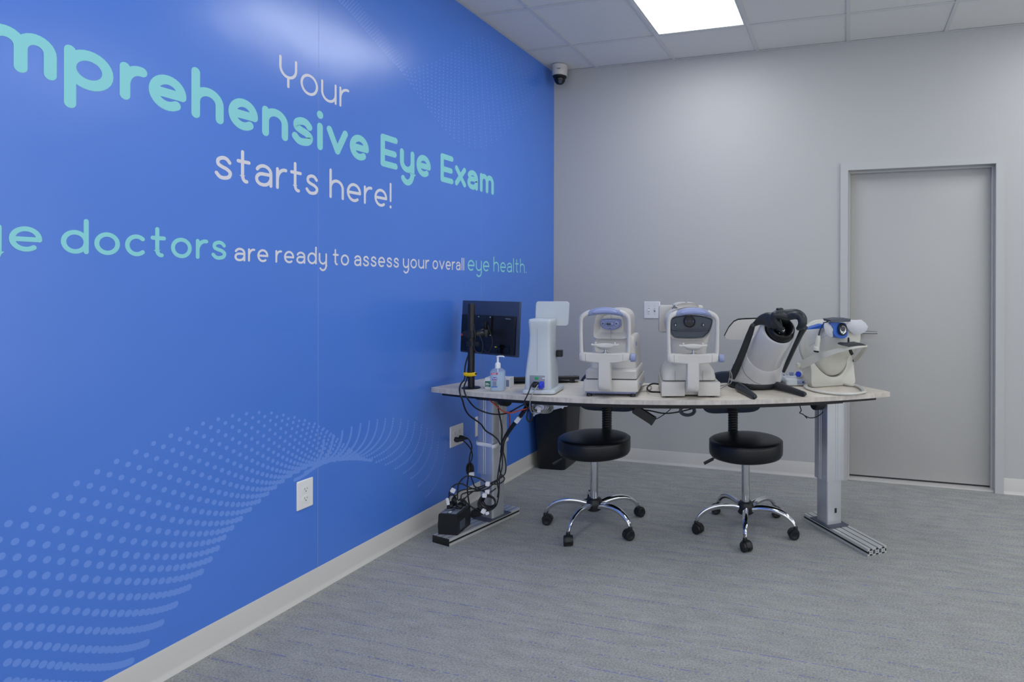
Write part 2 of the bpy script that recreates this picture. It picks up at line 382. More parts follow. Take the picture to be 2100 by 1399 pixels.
# ------------------------------------------------------------------ mural lettering: rounded monoline glyphs
def arc(cx, cy, rx, ry, a0, a1, n=14):
    return [(cx+rx*math.cos(math.radians(a0+(a1-a0)*k/n)), cy+ry*math.sin(math.radians(a0+(a1-a0)*k/n))) for k in range(n+1)]
def sm2(p, k=5): return [(v.x, v.y) for v in smooth([(a, b, 0) for a, b in p], k)]
ASC, CAP, DSC = 1.5, 1.36, -0.56
G = {
 'o': (1.0, [arc(.5, .5, .5, .5, 90, 450, 28)]),
 'n': (.95, [[(0, 0), (0, 1)], arc(.5, .55, .5, .45, 180, 0)+[(1, 0)]]),
 'm': (1.42, [[(0, 0), (0, 1)], arc(.25, .62, .25, .38, 180, 0)+[(.5, 0)], arc(.75, .62, .25, .38, 180, 0)+[(1, 0)]]),
 'h': (.95, [[(0, 0), (0, ASC)], arc(.5, .55, .5, .45, 180, 0)+[(1, 0)]]),
 'u': (.95, [[(0, 1)]+arc(.5, .45, .5, .45, 180, 360), [(1, 1), (1, 0)]]),
 'r': (.60, [[(0, 0), (0, 1)], arc(.95, .42, .95, .58, 180, 82, 10)]),
 'e': (1.0, [[(.02, .49), (.98, .49)], arc(.5, .5, .5, .5, -2, 306, 28)]),
 'a': (.92, [arc(.5, .63, .5, .37, 155, 0, 12)+[(1, 0)], [(1, .57), (.45, .57)]+arc(.40, .285, .40, .285, 90, 270, 12)+arc(.5, .45, .5, .45, 270, 340, 5)]),
 's': (.82, [sm2([(.93, .80), (.72, .96), (.42, .99), (.13, .87), (.12, .66), (.40, .54), (.72, .46), (.97, .30), (.86, .08), (.50, .0), (.22, .04), (.0, .2)])]),
 't': (.72, [[(.38, 1.42), (.38, .3)]+arc(.70, .3, .32, .3, 180, 280, 8), [(0, 1), (.95, 1)]]),
 'i': (.0, [[(.5, 0), (.5, 1)], [(.5, 1.42)]]),
 'l': (.0, [[(.5, 0), (.5, ASC)]]),
 'v': (1.0, [[(0, 1), (.5, 0)], [(1, 1), (.5, 0)]]),
 'y': (.92, [[(0, 1)]+arc(.5, .45, .5, .45, 180, 360), [(1, 1), (1, -.12)]+arc(.5, -.12, .5, .44, 0, -140, 12)]),
 'g': (1.0, [arc(.5, .5, .5, .5, 0, 360, 28), [(1, 1), (1, -.12)]+arc(.5, -.12, .5, .44, 0, -150, 12)]),
 'x': (.95, [[(0, 1), (1, 0)], [(1, 1), (0, 0)]]),
 'c': (.88, [arc(.56, .5, .56, .5, 48, 312, 20)]),
 'd': (1.0, [arc(.5, .5, .5, .5, 0, 360, 28), [(1, 0), (1, ASC)]]),
 'p': (1.05, [arc(.5, .5, .5, .5, 0, 360, 28), [(0, DSC), (0, 1)]]),
 'E': (.98, [[(0, 0), (0, CAP)], [(0, CAP), (1, CAP)], [(0, 0), (1, 0)], [(0, CAP/2), (.92, CAP/2)]]),
 'Y': (.95, [[(0, CAP)]+arc(.5, CAP-.42, .5, .47, 180, 360)+[(1, CAP)], [(.5, CAP-.89), (.5, 0)]]),
 'C': (1.3, [arc(.52, CAP/2, .52, CAP/2, 46, 314, 24)]),
 '!': (.0, [[(.5, .42), (.5, ASC-.04)], [(.5, 0)]]),
 '.': (.0, [[(.5, 0)]]),
}
def ribbon(mb, pl, r, depth):
    """flat stroke with round ends; coordinates are (along wall, height)"""
    def P(a, b): return Vector((depth, a, b))
    if len(pl) == 1:
        c = pl[0]; mb.add([P(c[0]+r*1.12*math.cos(k*math.pi/9), c[1]+r*1.12*math.sin(k*math.pi/9)) for k in range(18)], [tuple(range(18))]); return
    L, R = [], []
    n = len(pl); closed = math.hypot(pl[0][0]-pl[-1][0], pl[0][1]-pl[-1][1]) < 1e-5
    for i, (a, b) in enumerate(pl):
        a0, b0 = pl[max(i-1, 0)]; a1, b1 = pl[min(i+1, n-1)]
        if closed and i in (0, n-1): a0, b0 = pl[-2]; a1, b1 = pl[1]
        tx, ty = a1-a0, b1-b0; l = math.hypot(tx, ty) or 1; nx, ny = -ty/l, tx/l
        k = 1.0
        if 0 < i < n-1:
            ux, uy = a-a0, b-b0; lu = math.hypot(ux, uy) or 1; c = abs(nx*(-uy/lu)+ny*(ux/lu)); k = 1/max(c, 0.55)
        L.append((a+nx*r*k, b+ny*r*k)); R.append((a-nx*r*k, b-ny*r*k))
    vs = [P(*q) for q in L]+[P(*q) for q in R]
    mb.add(vs, [(i, i+1, n+i+1, n+i) for i in range(n-1)])
    if closed: return
    for (a, b), (a2, b2) in ((pl[0], pl[1]), (pl[-1], pl[-2])):
        t = math.atan2(b-b2, a-a2)
        mb.add([P(a+r*math.cos(t-math.pi/2+k*math.pi/10), b+r*math.sin(t-math.pi/2+k*math.pi/10)) for k in range(11)], [tuple(range(11))])
GAP = 0.20
def word(txt, y0, y1, base, xh, stroke, m, gap=GAP, ext=None):
    """letters set between y0 and y1 along the wall, on the given base line"""
    w = stroke/xh                                     # stroke in x-heights
    adv = [max(G[c][0], w) for c in txt]
    tot = sum(adv)+gap*(len(txt)-1)*1.0
    sx = (y1-y0)/tot; x = y0; mb = MB(); lay = 0
    for i, (c, a) in enumerate(zip(txt, adv)):
        gw = a*sx
        if ext: x = ext[i][0]; gw = ext[i][1]-ext[i][0]
        for pl in G[c][1]:
            pts = []
            for (u, v) in pl:
                xx = x+stroke/2+u*(gw-stroke) if gw > stroke*1.05 else x+gw/2
                if v <= 1.0 and v >= 0: zz = base+stroke/2+v*(xh-stroke)
                elif v > 1: zz = base+xh-stroke/2+(v-1)*xh
                else: zz = base+stroke/2+v*xh
                pts.append((xx, zz))
            ribbon(mb, pts, stroke/2, 0.0012+0.00006*(lay % 5)); lay += 1
        x += gw+gap*sx
    o = mb.build('mural_word', m, wl, ang=0, recalc=False)
    o['label'] = 'printed word ' + txt.strip('.!') + ' on the blue mural'
    return o
B2 = 1.899
word('Comprehensive', -3.72, -1.991, B2, 0.118, 0.031, M['teal'], 0.16, [(-3.715, -3.565), (-3.545, -3.418), (-3.398, -3.232), (-3.215, -3.085), (-3.068, -2.990), (-2.982, -2.859), (-2.842, -2.723), (-2.705, -2.583), (-2.565, -2.445), (-2.427, -2.318), (-2.298, -2.267), (-2.246, -2.123), (-2.112, -1.991)])
word('Eye', -1.912, -1.523, B2, 0.118, 0.031, M['teal'], 0.16, [(-1.912, -1.789), (-1.773, -1.659), (-1.643, -1.523)])
word('Exam', -1.436, -0.876, B2, 0.118, 0.031, M['teal'], 0.16, [(-1.436, -1.315), (-1.300, -1.188), (-1.174, -1.060), (-1.039, -.876)])
word('Your', -2.488, -2.119, 2.118, 0.090, 0.0115, M['white_print'], 0.18)
word('starts', -2.757, -2.290, 1.700, 0.087, 0.0135, M['white_print'], 0.20)
word('here!', -2.230, -1.834, 1.700, 0.087, 0.0135, M['white_print'], 0.20)
word('ge', -3.430, -3.266, 1.407, 0.070, 0.0135, M['teal'], 0.2)
word('doctors', -3.222, -2.711, 1.407, 0.070, 0.0135, M['teal'], 0.20)
for t, a, b_ in (('are', -2.680, -2.536), ('ready', -2.504, -2.243), ('to', -2.210, -2.115), ('assess', -2.083, -1.778), ('your', -1.748, -1.536), ('overall', -1.505, -1.205)):
    word(t, a, b_, 1.405, 0.0505, 0.0085, M['white_print'], 0.22)
word('eye', -1.168, -0.929, 1.405, 0.066, 0.0095, M['teal'], 0.2)
word('health.', -0.879, -0.439, 1.405, 0.066, 0.0095, M['teal'], 0.24)

# ------------------------------------------------------------------ mural dot waves (uncountable print)
dots = MB(); _dl = [0]; _seen = []
def dot(px, py, r):
    p = onplane(px, py, 0, 0.0)
    if p.z < 0.108 or p.y > -0.01: return
    near = [q for q in _seen if abs(q[0]-p.y) < r+q[2] and abs(q[1]-p.z) < r+q[2]]
    if any((p.y-q[0])**2+(p.z-q[1])**2 < (0.4*r)**2 for q in near): return
    used = {q[3] for q in near}; lay = 0
    while lay in used: lay += 1                      # overlapping dots lie on different layers of ink
    _seen.append((p.y, p.z, r, lay)); n = 10 if r > .006 else 8
    x = 0.00068+0.000014*lay
    dots.add([Vector((x, p.y+r*math.cos(2*math.pi*k/n), p.z+r*math.sin(2*math.pi*k/n))) for k in range(n)], [tuple(range(n))])
def curve2(pts, n):
    c = smooth([(a, b, 0) for a, b in pts], 12); L = [0]
    for a, b in zip(c, c[1:]): L.append(L[-1]+(b-a).length)
    out = []
    for k in range(n):
        t = L[-1]*k/(n-1); i = 0
        while i < len(L)-2 and L[i+1] < t: i += 1
        q = (t-L[i])/max(L[i+1]-L[i], 1e-9); v = c[i].lerp(c[i+1], q); out.append((v.x, v.y))
    return out
def lerp(a, b, t): return a+(b-a)*t
# lower wave, left sheet: rows start on the upper edge and bunch up at the fold
w3 = lambda x, y: (x*.42813, 800+y*.42813)
rows_ = [((36, 1480), (455, 1480)), ((35, 1395), (540, 1390)), ((36, 1305), (625, 1300)), ((36, 1217), (700, 1212)), ((32, 1132), (770, 1116)), ((30, 1043), (838, 1028)), ((20, 960), (902, 946)), ((12, 878), (962, 872)), ((5, 797), (1005, 812)), ((-8, 720), (1040, 758)), ((40, 640), (1072, 706)), ((155, 570), (1110, 660)), ((265, 505), (1152, 616)), ((367, 447), (1196, 572)), ((465, 392), (1240, 532)), ((558, 342), (1280, 497)), ((650, 297), (1318, 465)), ((735, 256), (1355, 436)), ((818, 219), (1392, 410)), ((897, 187), (1430, 389)), ((972, 161), (1465, 371)), ((1045, 140), (1500, 357)), ((1113, 124), (1535, 347)), ((1180, 114), (1570, 340)), ((1240, 108), (1605, 335)), ((1300, 110), (1640, 332)), ((1357, 120), (1672, 330)), ((1410, 131), (1702, 330)), ((1460, 146), (1730, 331)), ((1507, 162), (1756, 333)), ((1550, 185), (1780, 336))]
for i, (s, e) in enumerate(rows_):
    dx, dy = e[0]-s[0], e[1]-s[1]; L_ = math.hypot(dx, dy)
    p1 = (s[0]+.4*dx, s[1]+.4*dy+.012*L_); p2 = (e[0]-.22*dx, e[1]-.10*dy+.10*L_)
    n = 22; st_ = [1-.55*k/n for k in range(n-1)]; tot = sum(st_); u = 0; r = lerp(0.0112, 0.0068, min(max(i-7, 0)/18, 1))
    back = range(-4, 0) if i < 10 else range(0)
    for k in list(back)+list(range(n)):
        if k < 0: x, y = s[0]+k*60, s[1]-k*(-1.0)
        else:
            if k > 0: u += st_[k-1]/tot
            q = 1-u; x = q**3*s[0]+3*q*q*u*p1[0]+3*q*u*u*p2[0]+u**3*e[0]; y = q**3*s[1]+3*q*q*u*p1[1]+3*q*u*u*p2[1]+u**3*e[1]
        dot(*w3(x, y), r*(0.92+0.12*max(u, 0)))
# lower wave, right sheet: curved strands hanging from the crest
tops = [(664, 903), (683, 893), (702, 885), (721, 877), (739, 870), (757, 865), (774, 862), (790, 860), (806, 859), (822, 861), (837, 864), (850, 867), (864, 872), (876, 879), (888, 886), (900, 894), (914, 905)]
bots = [(605, 984), (626, 969), (648, 957), (668, 949), (687, 945), (704, 942), (716, 941), (726, 941), (736, 942), (752, 944), (772, 948), (791, 953), (811, 961), (828, 970), (843, 981), (858, 997), (873, 1019)]
for j, (t, b_) in enumerate(zip(tops, bots)):
    n = 24; c = (t[0]-3, lerp(t[1], b_[1], .72))
    for k in range(n):
        u = k/(n-1)
        x = (1-u)**2*t[0]+2*u*(1-u)*c[0]+u*u*b_[0]; y = (1-u)**2*t[1]+2*u*(1-u)*c[1]+u*u*b_[1]
        dot(x, y, lerp(0.0078, 0.0046, j/16)*(0.85+.2*u))
# upper wave near the ceiling corner
def inpoly(x, y, poly):
    c = False
    for (x1, y1), (x2, y2) in zip(poly, poly[1:]+poly[:1]):
        if (y1 > y) != (y2 > y) and x < (x2-x1)*(y-y1)/(y2-y1)+x1: c = not c
    return c
zz = lambda x, y: (640+x*.238, y*.238)
# strands run from the fold down to the right; spacing tightens at the fold
up_ = curve2([zz(700, 530), zz(830, 590), zz(1000, 560), zz(1150, 490), zz(1300, 390), zz(1430, 320), zz(1600, 400), zz(1800, 500), zz(1985, 610)], 38)
lo_ = curve2([zz(760, 600), zz(900, 790), zz(1020, 950), zz(1120, 1080), zz(1250, 1210), zz(1400, 1268), zz(1540, 1235), zz(1690, 1110), zz(1830, 950), zz(1920, 790), zz(1992, 640)], 38)
for j, (t, b_) in enumerate(zip(up_, lo_)):
    n = max(4, int(math.hypot(b_[0]-t[0], b_[1]-t[1])/6.6))
    for k in range(n):
        u = k/(n-1); u2 = u
        dot(lerp(t[0], b_[0], u2), lerp(t[1], b_[1], u2), 0.0043)
fl = curve2([zz(150, -60), zz(330, 110), zz(480, 290), zz(600, 430), zz(760, 600)], 34)
for j, (x, y) in enumerate(fl):
    for k in range(7):
        dot(x+k*2.6+1.5, y-k*(3.2-.05*j)-1, 0.0046*(1-.06*k))
d_ = dots.build('dot_pattern', M['dots'], wl, ang=0, recalc=False); d_['kind'] = 'stuff'
d_['label'] = 'pale blue halftone dot waves printed on the mural'
# ------------------------------------------------------------------ helpers for things built in room coordinates
def wb_(mb, name, m, root, parent=None, ang=40):
    I = inv(root); mb.v = [I @ v for v in mb.v]
    return mb.build(name, m, parent if parent is not None else root, ang)
def pol(c, r, a):            # angle from -y towards +x, degrees
    return Vector((c[0]+r*math.sin(math.radians(a)), c[1]-r*math.cos(math.radians(a)), 0))

# ------------------------------------------------------------------ curved instrument desk
DC = (0.656, 0.98); RI, RO, A0, A1 = 2.09, 2.622, -13.8, 42.0
def deskring(ri, ro, a0, a1, rc=0.02, n=40):
    """outline of a ring sector with small rounded corners"""
    out = []
    outer = [pol(DC, ro, a0+(a1-a0)*k/n) for k in range(n+1)]
    inner = [pol(DC, ri, a1+(a0-a1)*k/n) for k in range(n+1)]
    def corner(p, q, r_):        # soften corner q between p and r_
        a = q+(p-q).normalized()*rc; b = q+(r_-q).normalized()*rc
        return [a*(1-t)**2+q*2*t*(1-t)+b*t*t for t in (0, .25, .5, .75, 1)]
    out += corner(inner[-1], outer[0], outer[1]); out += outer[1:-1]; out += corner(outer[-2], outer[-1], inner[0])
    out += corner(outer[-1], inner[0], inner[1]); out += inner[1:-1]; out += corner(inner[-2], inner[-1], outer[0])
    return [(p.x, p.y) for p in out]
desk = thing('curved_desk', 'long curved height-adjustable desk with pale ash top on aluminium legs', 'desk', (1.29, -1.4, 0))
wb_(MB().prism(deskring(RI+.0012, RO-.0012, A0+.03, A1-.03), DESK-0.023, DESK), 'tabletop', M['top'], desk, ang=25)
eb = MB(); o_ = deskring(RI, RO, A0, A1); i_ = deskring(RI+.0012, RO-.0012, A0+.03, A1-.03)
n_ = len(o_); vs = []
for z in (DESK-0.0235, DESK-0.0006):
    vs += [Vector((p[0], p[1], z)) for p in o_]+[Vector((p[0], p[1], z)) for p in i_]
fs = []
for j in range(n_):
    k = (j+1) % n_
    fs += [(j, k, 2*n_+k, 2*n_+j), (n_+j, 3*n_+j, 3*n_+k, n_+k), (j, n_+j, n_+k, k), (2*n_+j, 2*n_+k, 3*n_+k, 3*n_+j)]
eb.add(vs, fs); wb_(eb, 'edge_band', M['edge'], desk, ang=25)
uf = MB().prism(deskring(RI+0.05, RO-0.018, A0+1.6, A1-1.9, 0.003), DESK-0.038, DESK-0.0235)
wb_(uf, 'underframe', M['blackpaint'], desk, ang=25)
for (ra, rb) in ((RI+0.09, RI+0.13), (RO-0.15, RO-0.11)):
    wb_(MB().prism(deskring(ra, rb, A0+5, A1-5, 0.002), DESK-0.062, DESK-0.038), 'frame_rail', M['blackpaint'], desk, ang=25)

def colring(w, r, z):  return rring(0, 0, w, w, r, z, 3)
def desk_leg(cx, cy, fx, fy, yaw, zseam, left):
    Mx = Matrix.Translation((cx, cy, 0)) @ Matrix.Rotation(math.radians(yaw), 4, 'Z')
    Mf = Matrix.Translation((fx, fy, 0)) @ Matrix.Rotation(math.radians(yaw), 4, 'Z')
    u = MB()
    # outer column with shallow flutes on its faces
    def flute(w):
        pts = []; r = .008
        for s_ in range(4):
            a = math.radians(90*s_); c, s = math.cos(a), math.sin(a)
            seq = [(-w/2+r, -w/2), (-.012, -w/2), (-.010, -w/2+.002), (-.004, -w/2+.002), (-.002, -w/2), (.002, -w/2), (.004, -w/2+.002), (.010, -w/2+.002), (.012, -w/2), (w/2-r, -w/2), (w/2-r*.3, -w/2+r*.3)]
            pts += [Vector((x*c-y*s, x*s+y*c, 0)) for x, y in seq]
        return pts
    F = flute(0.115)
    u.loft([[p+Vector((0, 0, z)) for p in F] for z in (zseam, DESK-0.038)], M=Mx)
    leg = wb_(u, 'leg', M['alu'], desk, ang=35)
    wb_(MB().loft([colring(.096, .010, z) for z in (0.044, zseam+.002)], M=Mx), 'lower_column', M['alu'], desk, leg, 35)
    wb_(MB().box((0, 0, 0.041), (.128, .17, .006), .002, M=Mx), 'base_plate', M['slate'], desk, leg)
    # extruded foot
    W2, L2, HH = .0585, .262, .037
    prof = []
    top = [-W2, -.0405, -.0405, -.0345, -.0345, -.003, -.003, .003, .003, .0345, .0345, .0405, .0405, W2]
    zt = [0, 0, -.009, -.009, 0, 0, -.009, -.009, 0, 0, -.009, -.009, 0, 0]
    for x, z in zip(top, zt): prof.append((x, HH+z))
    prof += [(W2, HH*.5+.005), (W2-.010, HH*.5+.005), (W2-.010, HH*.5-.005), (W2, HH*.5-.005), (W2, .001), (-W2, .001), (-W2, HH*.5-.005), (-W2+.010, HH*.5-.005), (-W2+.010, HH*.5+.005), (-W2, HH*.5+.005)]
    ft = wb_(MB().loft([[Vector((x, y, z)) for x, z in prof] for y in (-L2, L2)], M=Mf), 'foot', M['alufoot'], desk, leg, 20)
    for x in (-.0375, 0, .0375):  # black strips stand in for the shade inside top and side slots
        wb_(MB().box((x, 0, HH-.0025), (.0058, 2*L2-.004, .003), M=Mf), 'slot_shade', M['blackpaint'], desk, leg, 20)
    for s_ in (-1, 1):
        wb_(MB().box((s_*(W2-.0028), 0, HH*.5), (.003, 2*L2-.004, .0096), M=Mf), 'slot_shade', M['blackpaint'], desk, leg, 20)
    if left:
        wb_(MB().box((0, -L2-.002, HH*.5), (2*W2, .004, HH-.001), .0008, M=Mf), 'end_cap', M['black'], desk, leg)
    else:
        for x in (-.019, .019): wb_(MB().box((x, -L2-.0004, HH*.5), (.014, .0012, .02), .003, M=Mf), 'profile_hole', M['slate'], desk, leg)
        for x in (-.0375, 0, .0375):
            for z in (.006, HH-.007): wb_(MB().box((x, -L2-.0004, z), (.016, .0012, .007), .002, M=Mf), 'profile_slot', M['blackpaint'], desk, leg)
            wb_(MB().box((x, -L2-.0004, HH*.5), (.004, .0012, .004), M=Mf), 'profile_slot', M['blackpaint'], desk, leg)
        for s_ in (-1, 1): wb_(MB().box((s_*(W2-.006), -L2-.0004, HH*.5), (.007, .0012, .014), .002, M=Mf), 'profile_slot', M['blackpaint'], desk, leg)
        wb_(MB().box((.006, -.0482, .115), (.014, .0012, .026), .003, M=Mx), 'cable_hole', M['blackpaint'], desk, leg)
    sx = 1 if left else -1
    mo = MB().lathe([(0, -.028), (.03, -.028), (.034, -.02), (.034, .02), (.03, .028), (0, .028)], 20, Mx @ aim((sx*.096 if left else sx*.092, -.005 if left else -.02, DESK-.075), (1, 0, 0)))
    mo.box((sx*.075, -.005, DESK-.06), (.05, .06, .03), .005, M=Mx)
    wb_(mo, 'motor', M['black'], desk, leg)
desk_leg(.300, -1.381, .267, -1.462, -12.4, .281, True)
desk_leg(2.096, -.933, 2.166, -1.004, 39.0, .276, False)

# ------------------------------------------------------------------ stools
def stool(cx, cy, legrot, backaz, label, lever_az):
    t = thing('rolling_stool', label, 'stool', (cx, cy, 0), 0, 'black rolling stools tucked under the desk')
    seat = MB().lathe([(0, .400), (.10, .394), (.165, .396), (.188, .404), (.197, .418), (.1985, .44), (.1980, .474), (.196, .483), (.191, .490), (.178, .495), (.12, .499), (0, .500)], 48).build('seat', M['vinyl'], t)
    MB().tube([(.1962*math.cos(a*math.pi/24), .1962*math.sin(a*math.pi/24), .4835) for a in range(48)], .0022, 6, True, 1).build('piping', M['vinyl'], seat)
    MB().lathe([(0, .383), (.022, .383), (.022, .39), (.016, .392), (.016, .402), (.05, .404), (.05, .409), (0, .409)], 24).build('seat_plate', M['black'], t)
    MB().lathe([(0, .12), (.0225, .12), (.0225, .374), (.020, .3745), (.0, .3745)], 24).build('gas_column', M['chrome'], t)
    MB().lathe([(0, .372), (.024, .372), (.0245, .378), (.023, .384), (0, .384)], 24).build('column_collar', M['black'], t)
    MB().lathe([(0, .088), (.032, .088), (.042, .096), (.045, .112), (.044, .132), (.038, .150), (.030, .156), (0, .156)], 24).build('hub', M['black'], t)
    for k in range(5):
        a = math.radians(legrot+72*k); c, s = math.cos(a), math.sin(a)
        Rz = Matrix.Rotation(a, 4, 'Z')
        b = MB(); b.tube([(.028, 0, .118), (.09, 0, .132), (.16, 0, .133), (.215, 0, .118), (.252, 0, .092), (.268, 0, .066)], [.020, .0195, .018, .016, .0135, .011], 12, k=5, flat=.72, M=Rz)
        leg = b.build('leg', M['chrome'], t)
        MB().lathe([(0, .048), (.0055, .048), (.0055, .082), (0, .082)], 10, Matrix.Translation((.273*c, .273*s, 0))).build('caster_stem', M['steel'], leg)
        ca = random.uniform(0, 6.28); Mc = Matrix.Translation((.273*c, .273*s, 0)) @ Matrix.Rotation(ca, 4, 'Z') @ Matrix.Translation((-.012, 0, 0))
        w = MB()
        for sy in (-1, 1):
            w.lathe([(0, -.0118), (.023, -.0118), (.0265, -.008), (.0265, .007), (.024, .0105), (.014, .0115), (.012, .0105), (0, .0105)], 22, Mc @ aim((0, sy*.0132, .0266), (0, sy, 0)))
        w.build('caster_wheel', M['black'], leg)
        h = MB(); arc_ = [(.0305*math.cos(math.radians(q)), .0266+.0305*math.sin(math.radians(q))) for q in range(5, 176, 10)]
        pr = arc_+[(-.020, .030), (.020, .030)]
        h.loft([[Vector((x, y, z)) for x, z in pr] for y in (-.0125, .0125)], M=Mc); h.lathe([(0, .05), (.012, .05), (.010, .064), (0, .065)], 14, Mc @ Matrix.Translation((.012, 0, 0)))
        h.build('caster_hood', M['black'], leg, 50)
    a = math.radians(lever_az); c, s = math.cos(a), math.sin(a)
    lv = MB(); lv.tube([(.04*c, .04*s, .399), (.15*c, .15*s, .392), (.19*c, .19*s, .376)], .004, 8); lv.build('lever', M['black'], t)
    MB().tube([(.175*c, .175*s, .383), (.225*c, .225*s, .357)], .0085, 8, k=1).build('lever_grip', M['black'], t)
    # bracket, ribbed sleeve and back pad on the operator's side
    a = math.radians(backaz); c, s = math.cos(a), math.sin(a); Rb = Matrix.Rotation(a, 4, 'Z')
    MB().box((.13, 0, .395), (.25, .05, .008), .002, M=Rb).build('back_bracket', M['blackpaint'], t)
    prof = [(0, .392)]
    for k in range(15): z = .396+k*.0145; prof += [(.029, z), (.026, z+.005), (.029, z+.0105)]
    prof += [(.025, .62), (0, .622)]
    rb = MB(); rb.lathe(prof, 20, Matrix.Translation((.245*c, .245*s, 0))); rb.build('ribbed_sleeve', M['black'], t)
    pad = MB(); rings = []
    for (th, sc) in ((-.026, .86), (-.018, .97), (-.006, 1.0), (.012, 1.0), (.022, .95), (.027, .82)):
        ring = []
        for k in range(40):
            q = 2*math.pi*k/40; cx_, sx_ = math.cos(q), math.sin(q)
            ex = .62 if sx_ > 0 else .42; yy = .18*sc*(abs(cx_)**ex)*(1 if cx_ >= 0 else -1); zz_ = .122*sc*(abs(sx_)**ex)*(1 if sx_ >= 0 else -1)
            if zz_ > 0: yy *= 1-.10*(zz_/.115)
            ring.append(Vector((.288+th-.25*yy*yy*3.0, yy, .697+zz_)))
        rings.append(ring)
    pad.loft(rings, M=Rb); pad.build('backrest', M['fabric'], t)
    MB().box((.262, 0, .65), (.03, .06, .10), .006, M=Rb).build('back_plate', M['black'], t)
stool(.862, -1.265, -96.6, 95.1, 'black round rolling stool with chrome base, nearer the blue wall', 212)
stool(1.664, -1.077, -82.0, 116.1, 'black round rolling stool with chrome base, nearer the door', 196)

# ------------------------------------------------------------------ waste bin
bt = thing('waste_bin', 'tall black plastic waste bin with white liner in the corner', 'bin', (.150, -.235, 0), 4)
MB().loft([rring(0, 0, .205, .265, .03, .0, 5), rring(0, 0, .212, .272, .032, .010, 5), rring(0, 0, .262, .345, .038, .50, 5), rring(0, 0, .272, .355, .04, .502, 5), rring(0, 0, .272, .355, .04, .512, 5), rring(0, 0, .252, .335, .036, .512, 5), rring(0, 0, .205, .262, .03, .02, 5)], True, True).build('bin_body', M['bin'], bt)
ln = MB(); R0 = rring(0, 0, .281, .364, .044, .516, 6); n = len(R0); random.seed(3)
drop = [max(.015, .085-.30*p.x+.006*math.sin(k*2.1)+.008*random.random()) for k, p in enumerate(R0)]
ln.loft([[Vector((p.x*.9, p.y*.92, .46)) for p in R0], [Vector((p.x*.965, p.y*.97, .515)) for p in R0], R0, [Vector((p.x*1.004, p.y*1.003, .512-d*.5)) for p, d in zip(R0, drop)], [Vector((p.x*.998, p.y*.998, .512-d)) for p, d in zip(R0, drop)]], False, False)
ln.build('bin_liner', M['liner'], bt)

# ------------------------------------------------------------------ outlets and switch
def plate_on(e, w, h, two=False):
    p = MB(); p.loft([rring(0, 0, w, h, .004, 0, 3), rring(0, 0, w, h, .004, .0025, 3), rring(0, 0, w-.006, h-.006, .003, .0055, 3)])
    return p.build('cover_plate', M['plate'], e)
def duplex(e, dx, faces=(1, 1)):
    for s_ in (1, -1):
        f = MB(); z0 = s_*.0195
        out = [(math.cos(a)*.0172, max(-.0135, min(.0135, math.sin(a)*.0172))) for a in [2*math.pi*k/24 for k in range(24)]]
        f.prism([(x+dx, y+z0) for x, y in out], .005, .0078)
        fo = f.build('receptacle', M['plate'], e, 30)
        g = MB(); g.box((dx-.0063, z0+.003, .0078), (.002, .0085, .0006)); g.box((dx+.0063, z0+.003, .0078), (.002, .0068, .0006)); g.lathe([(0, 0), (.0026, 0), (.0026, .0004), (0, .0004)], 10, Matrix.Translation((dx, z0-.0068, .0077)))
        g.build('slot', M['slot'], fo, 20)
    MB().lathe([(0, .005), (.003, .005), (.0025, .0063), (0, .0065)], 10, Matrix.Translation((dx, 0, 0))).build('screw', M['plate'], e)
def wallthing(name, label, cat, y, z, group=None):
    e = thing(name, label, cat, (0.0007, y, z), 0, group)
    e.rotation_euler = Matrix(((0, 0, 1), (1, 0, 0), (0, 1, 0))).to_euler(); return e
e = wallthing('wall_outlet', 'white duplex wall outlet below the dot wave, nearest the viewer', 'outlet', -2.360, .4385, 'white outlets on the blue wall'); plate_on(e, .082, .121); duplex(e, 0)
e = wallthing('wall_outlet', 'white four-socket wall outlet with two black plugs in it', 'outlet', -1.2795, .441, 'white outlets on the blue wall'); plate_on(e, .129, .121)
duplex(e, -.023); duplex(e, .023)
qy, qz = -1.2795, .441
e = wallthing('wall_outlet', 'white wall outlet half hidden behind the left desk leg', 'outlet', -1.045, .447, 'white outlets on the blue wall'); plate_on(e, .082, .121); duplex(e, 0)
# light switch on the back wall
sw = thing('light_switch', 'white two-toggle light switch plate on the grey wall', 'switch', (.8015, -.0002, 1.1375), 0)
sw.rotation_euler = Matrix(((1, 0, 0), (0, 0, -1), (0, 1, 0))).to_euler()
plate_on(sw, .125, .125)
for dx, s_ in ((-.023, -1), (.023, 1)):
    MB().box((dx, 0, .0055), (.0105, .0245, .0012)).build('toggle_slot', M['slot'], sw, 20)
    MB().loft([rring(dx, 0, .0095, .018, .001, .0055, 2), rring(dx, s_*.006, .008, .008, .001, .018, 2)]).build('toggle', M['plate'], sw)
    for s2 in (-1, 1): MB().lathe([(0, .005), (.003, .005), (.0025, .0063), (0, .0065)], 10, Matrix.Translation((dx, s2*.030, 0))).build('screw', M['steel'], sw)

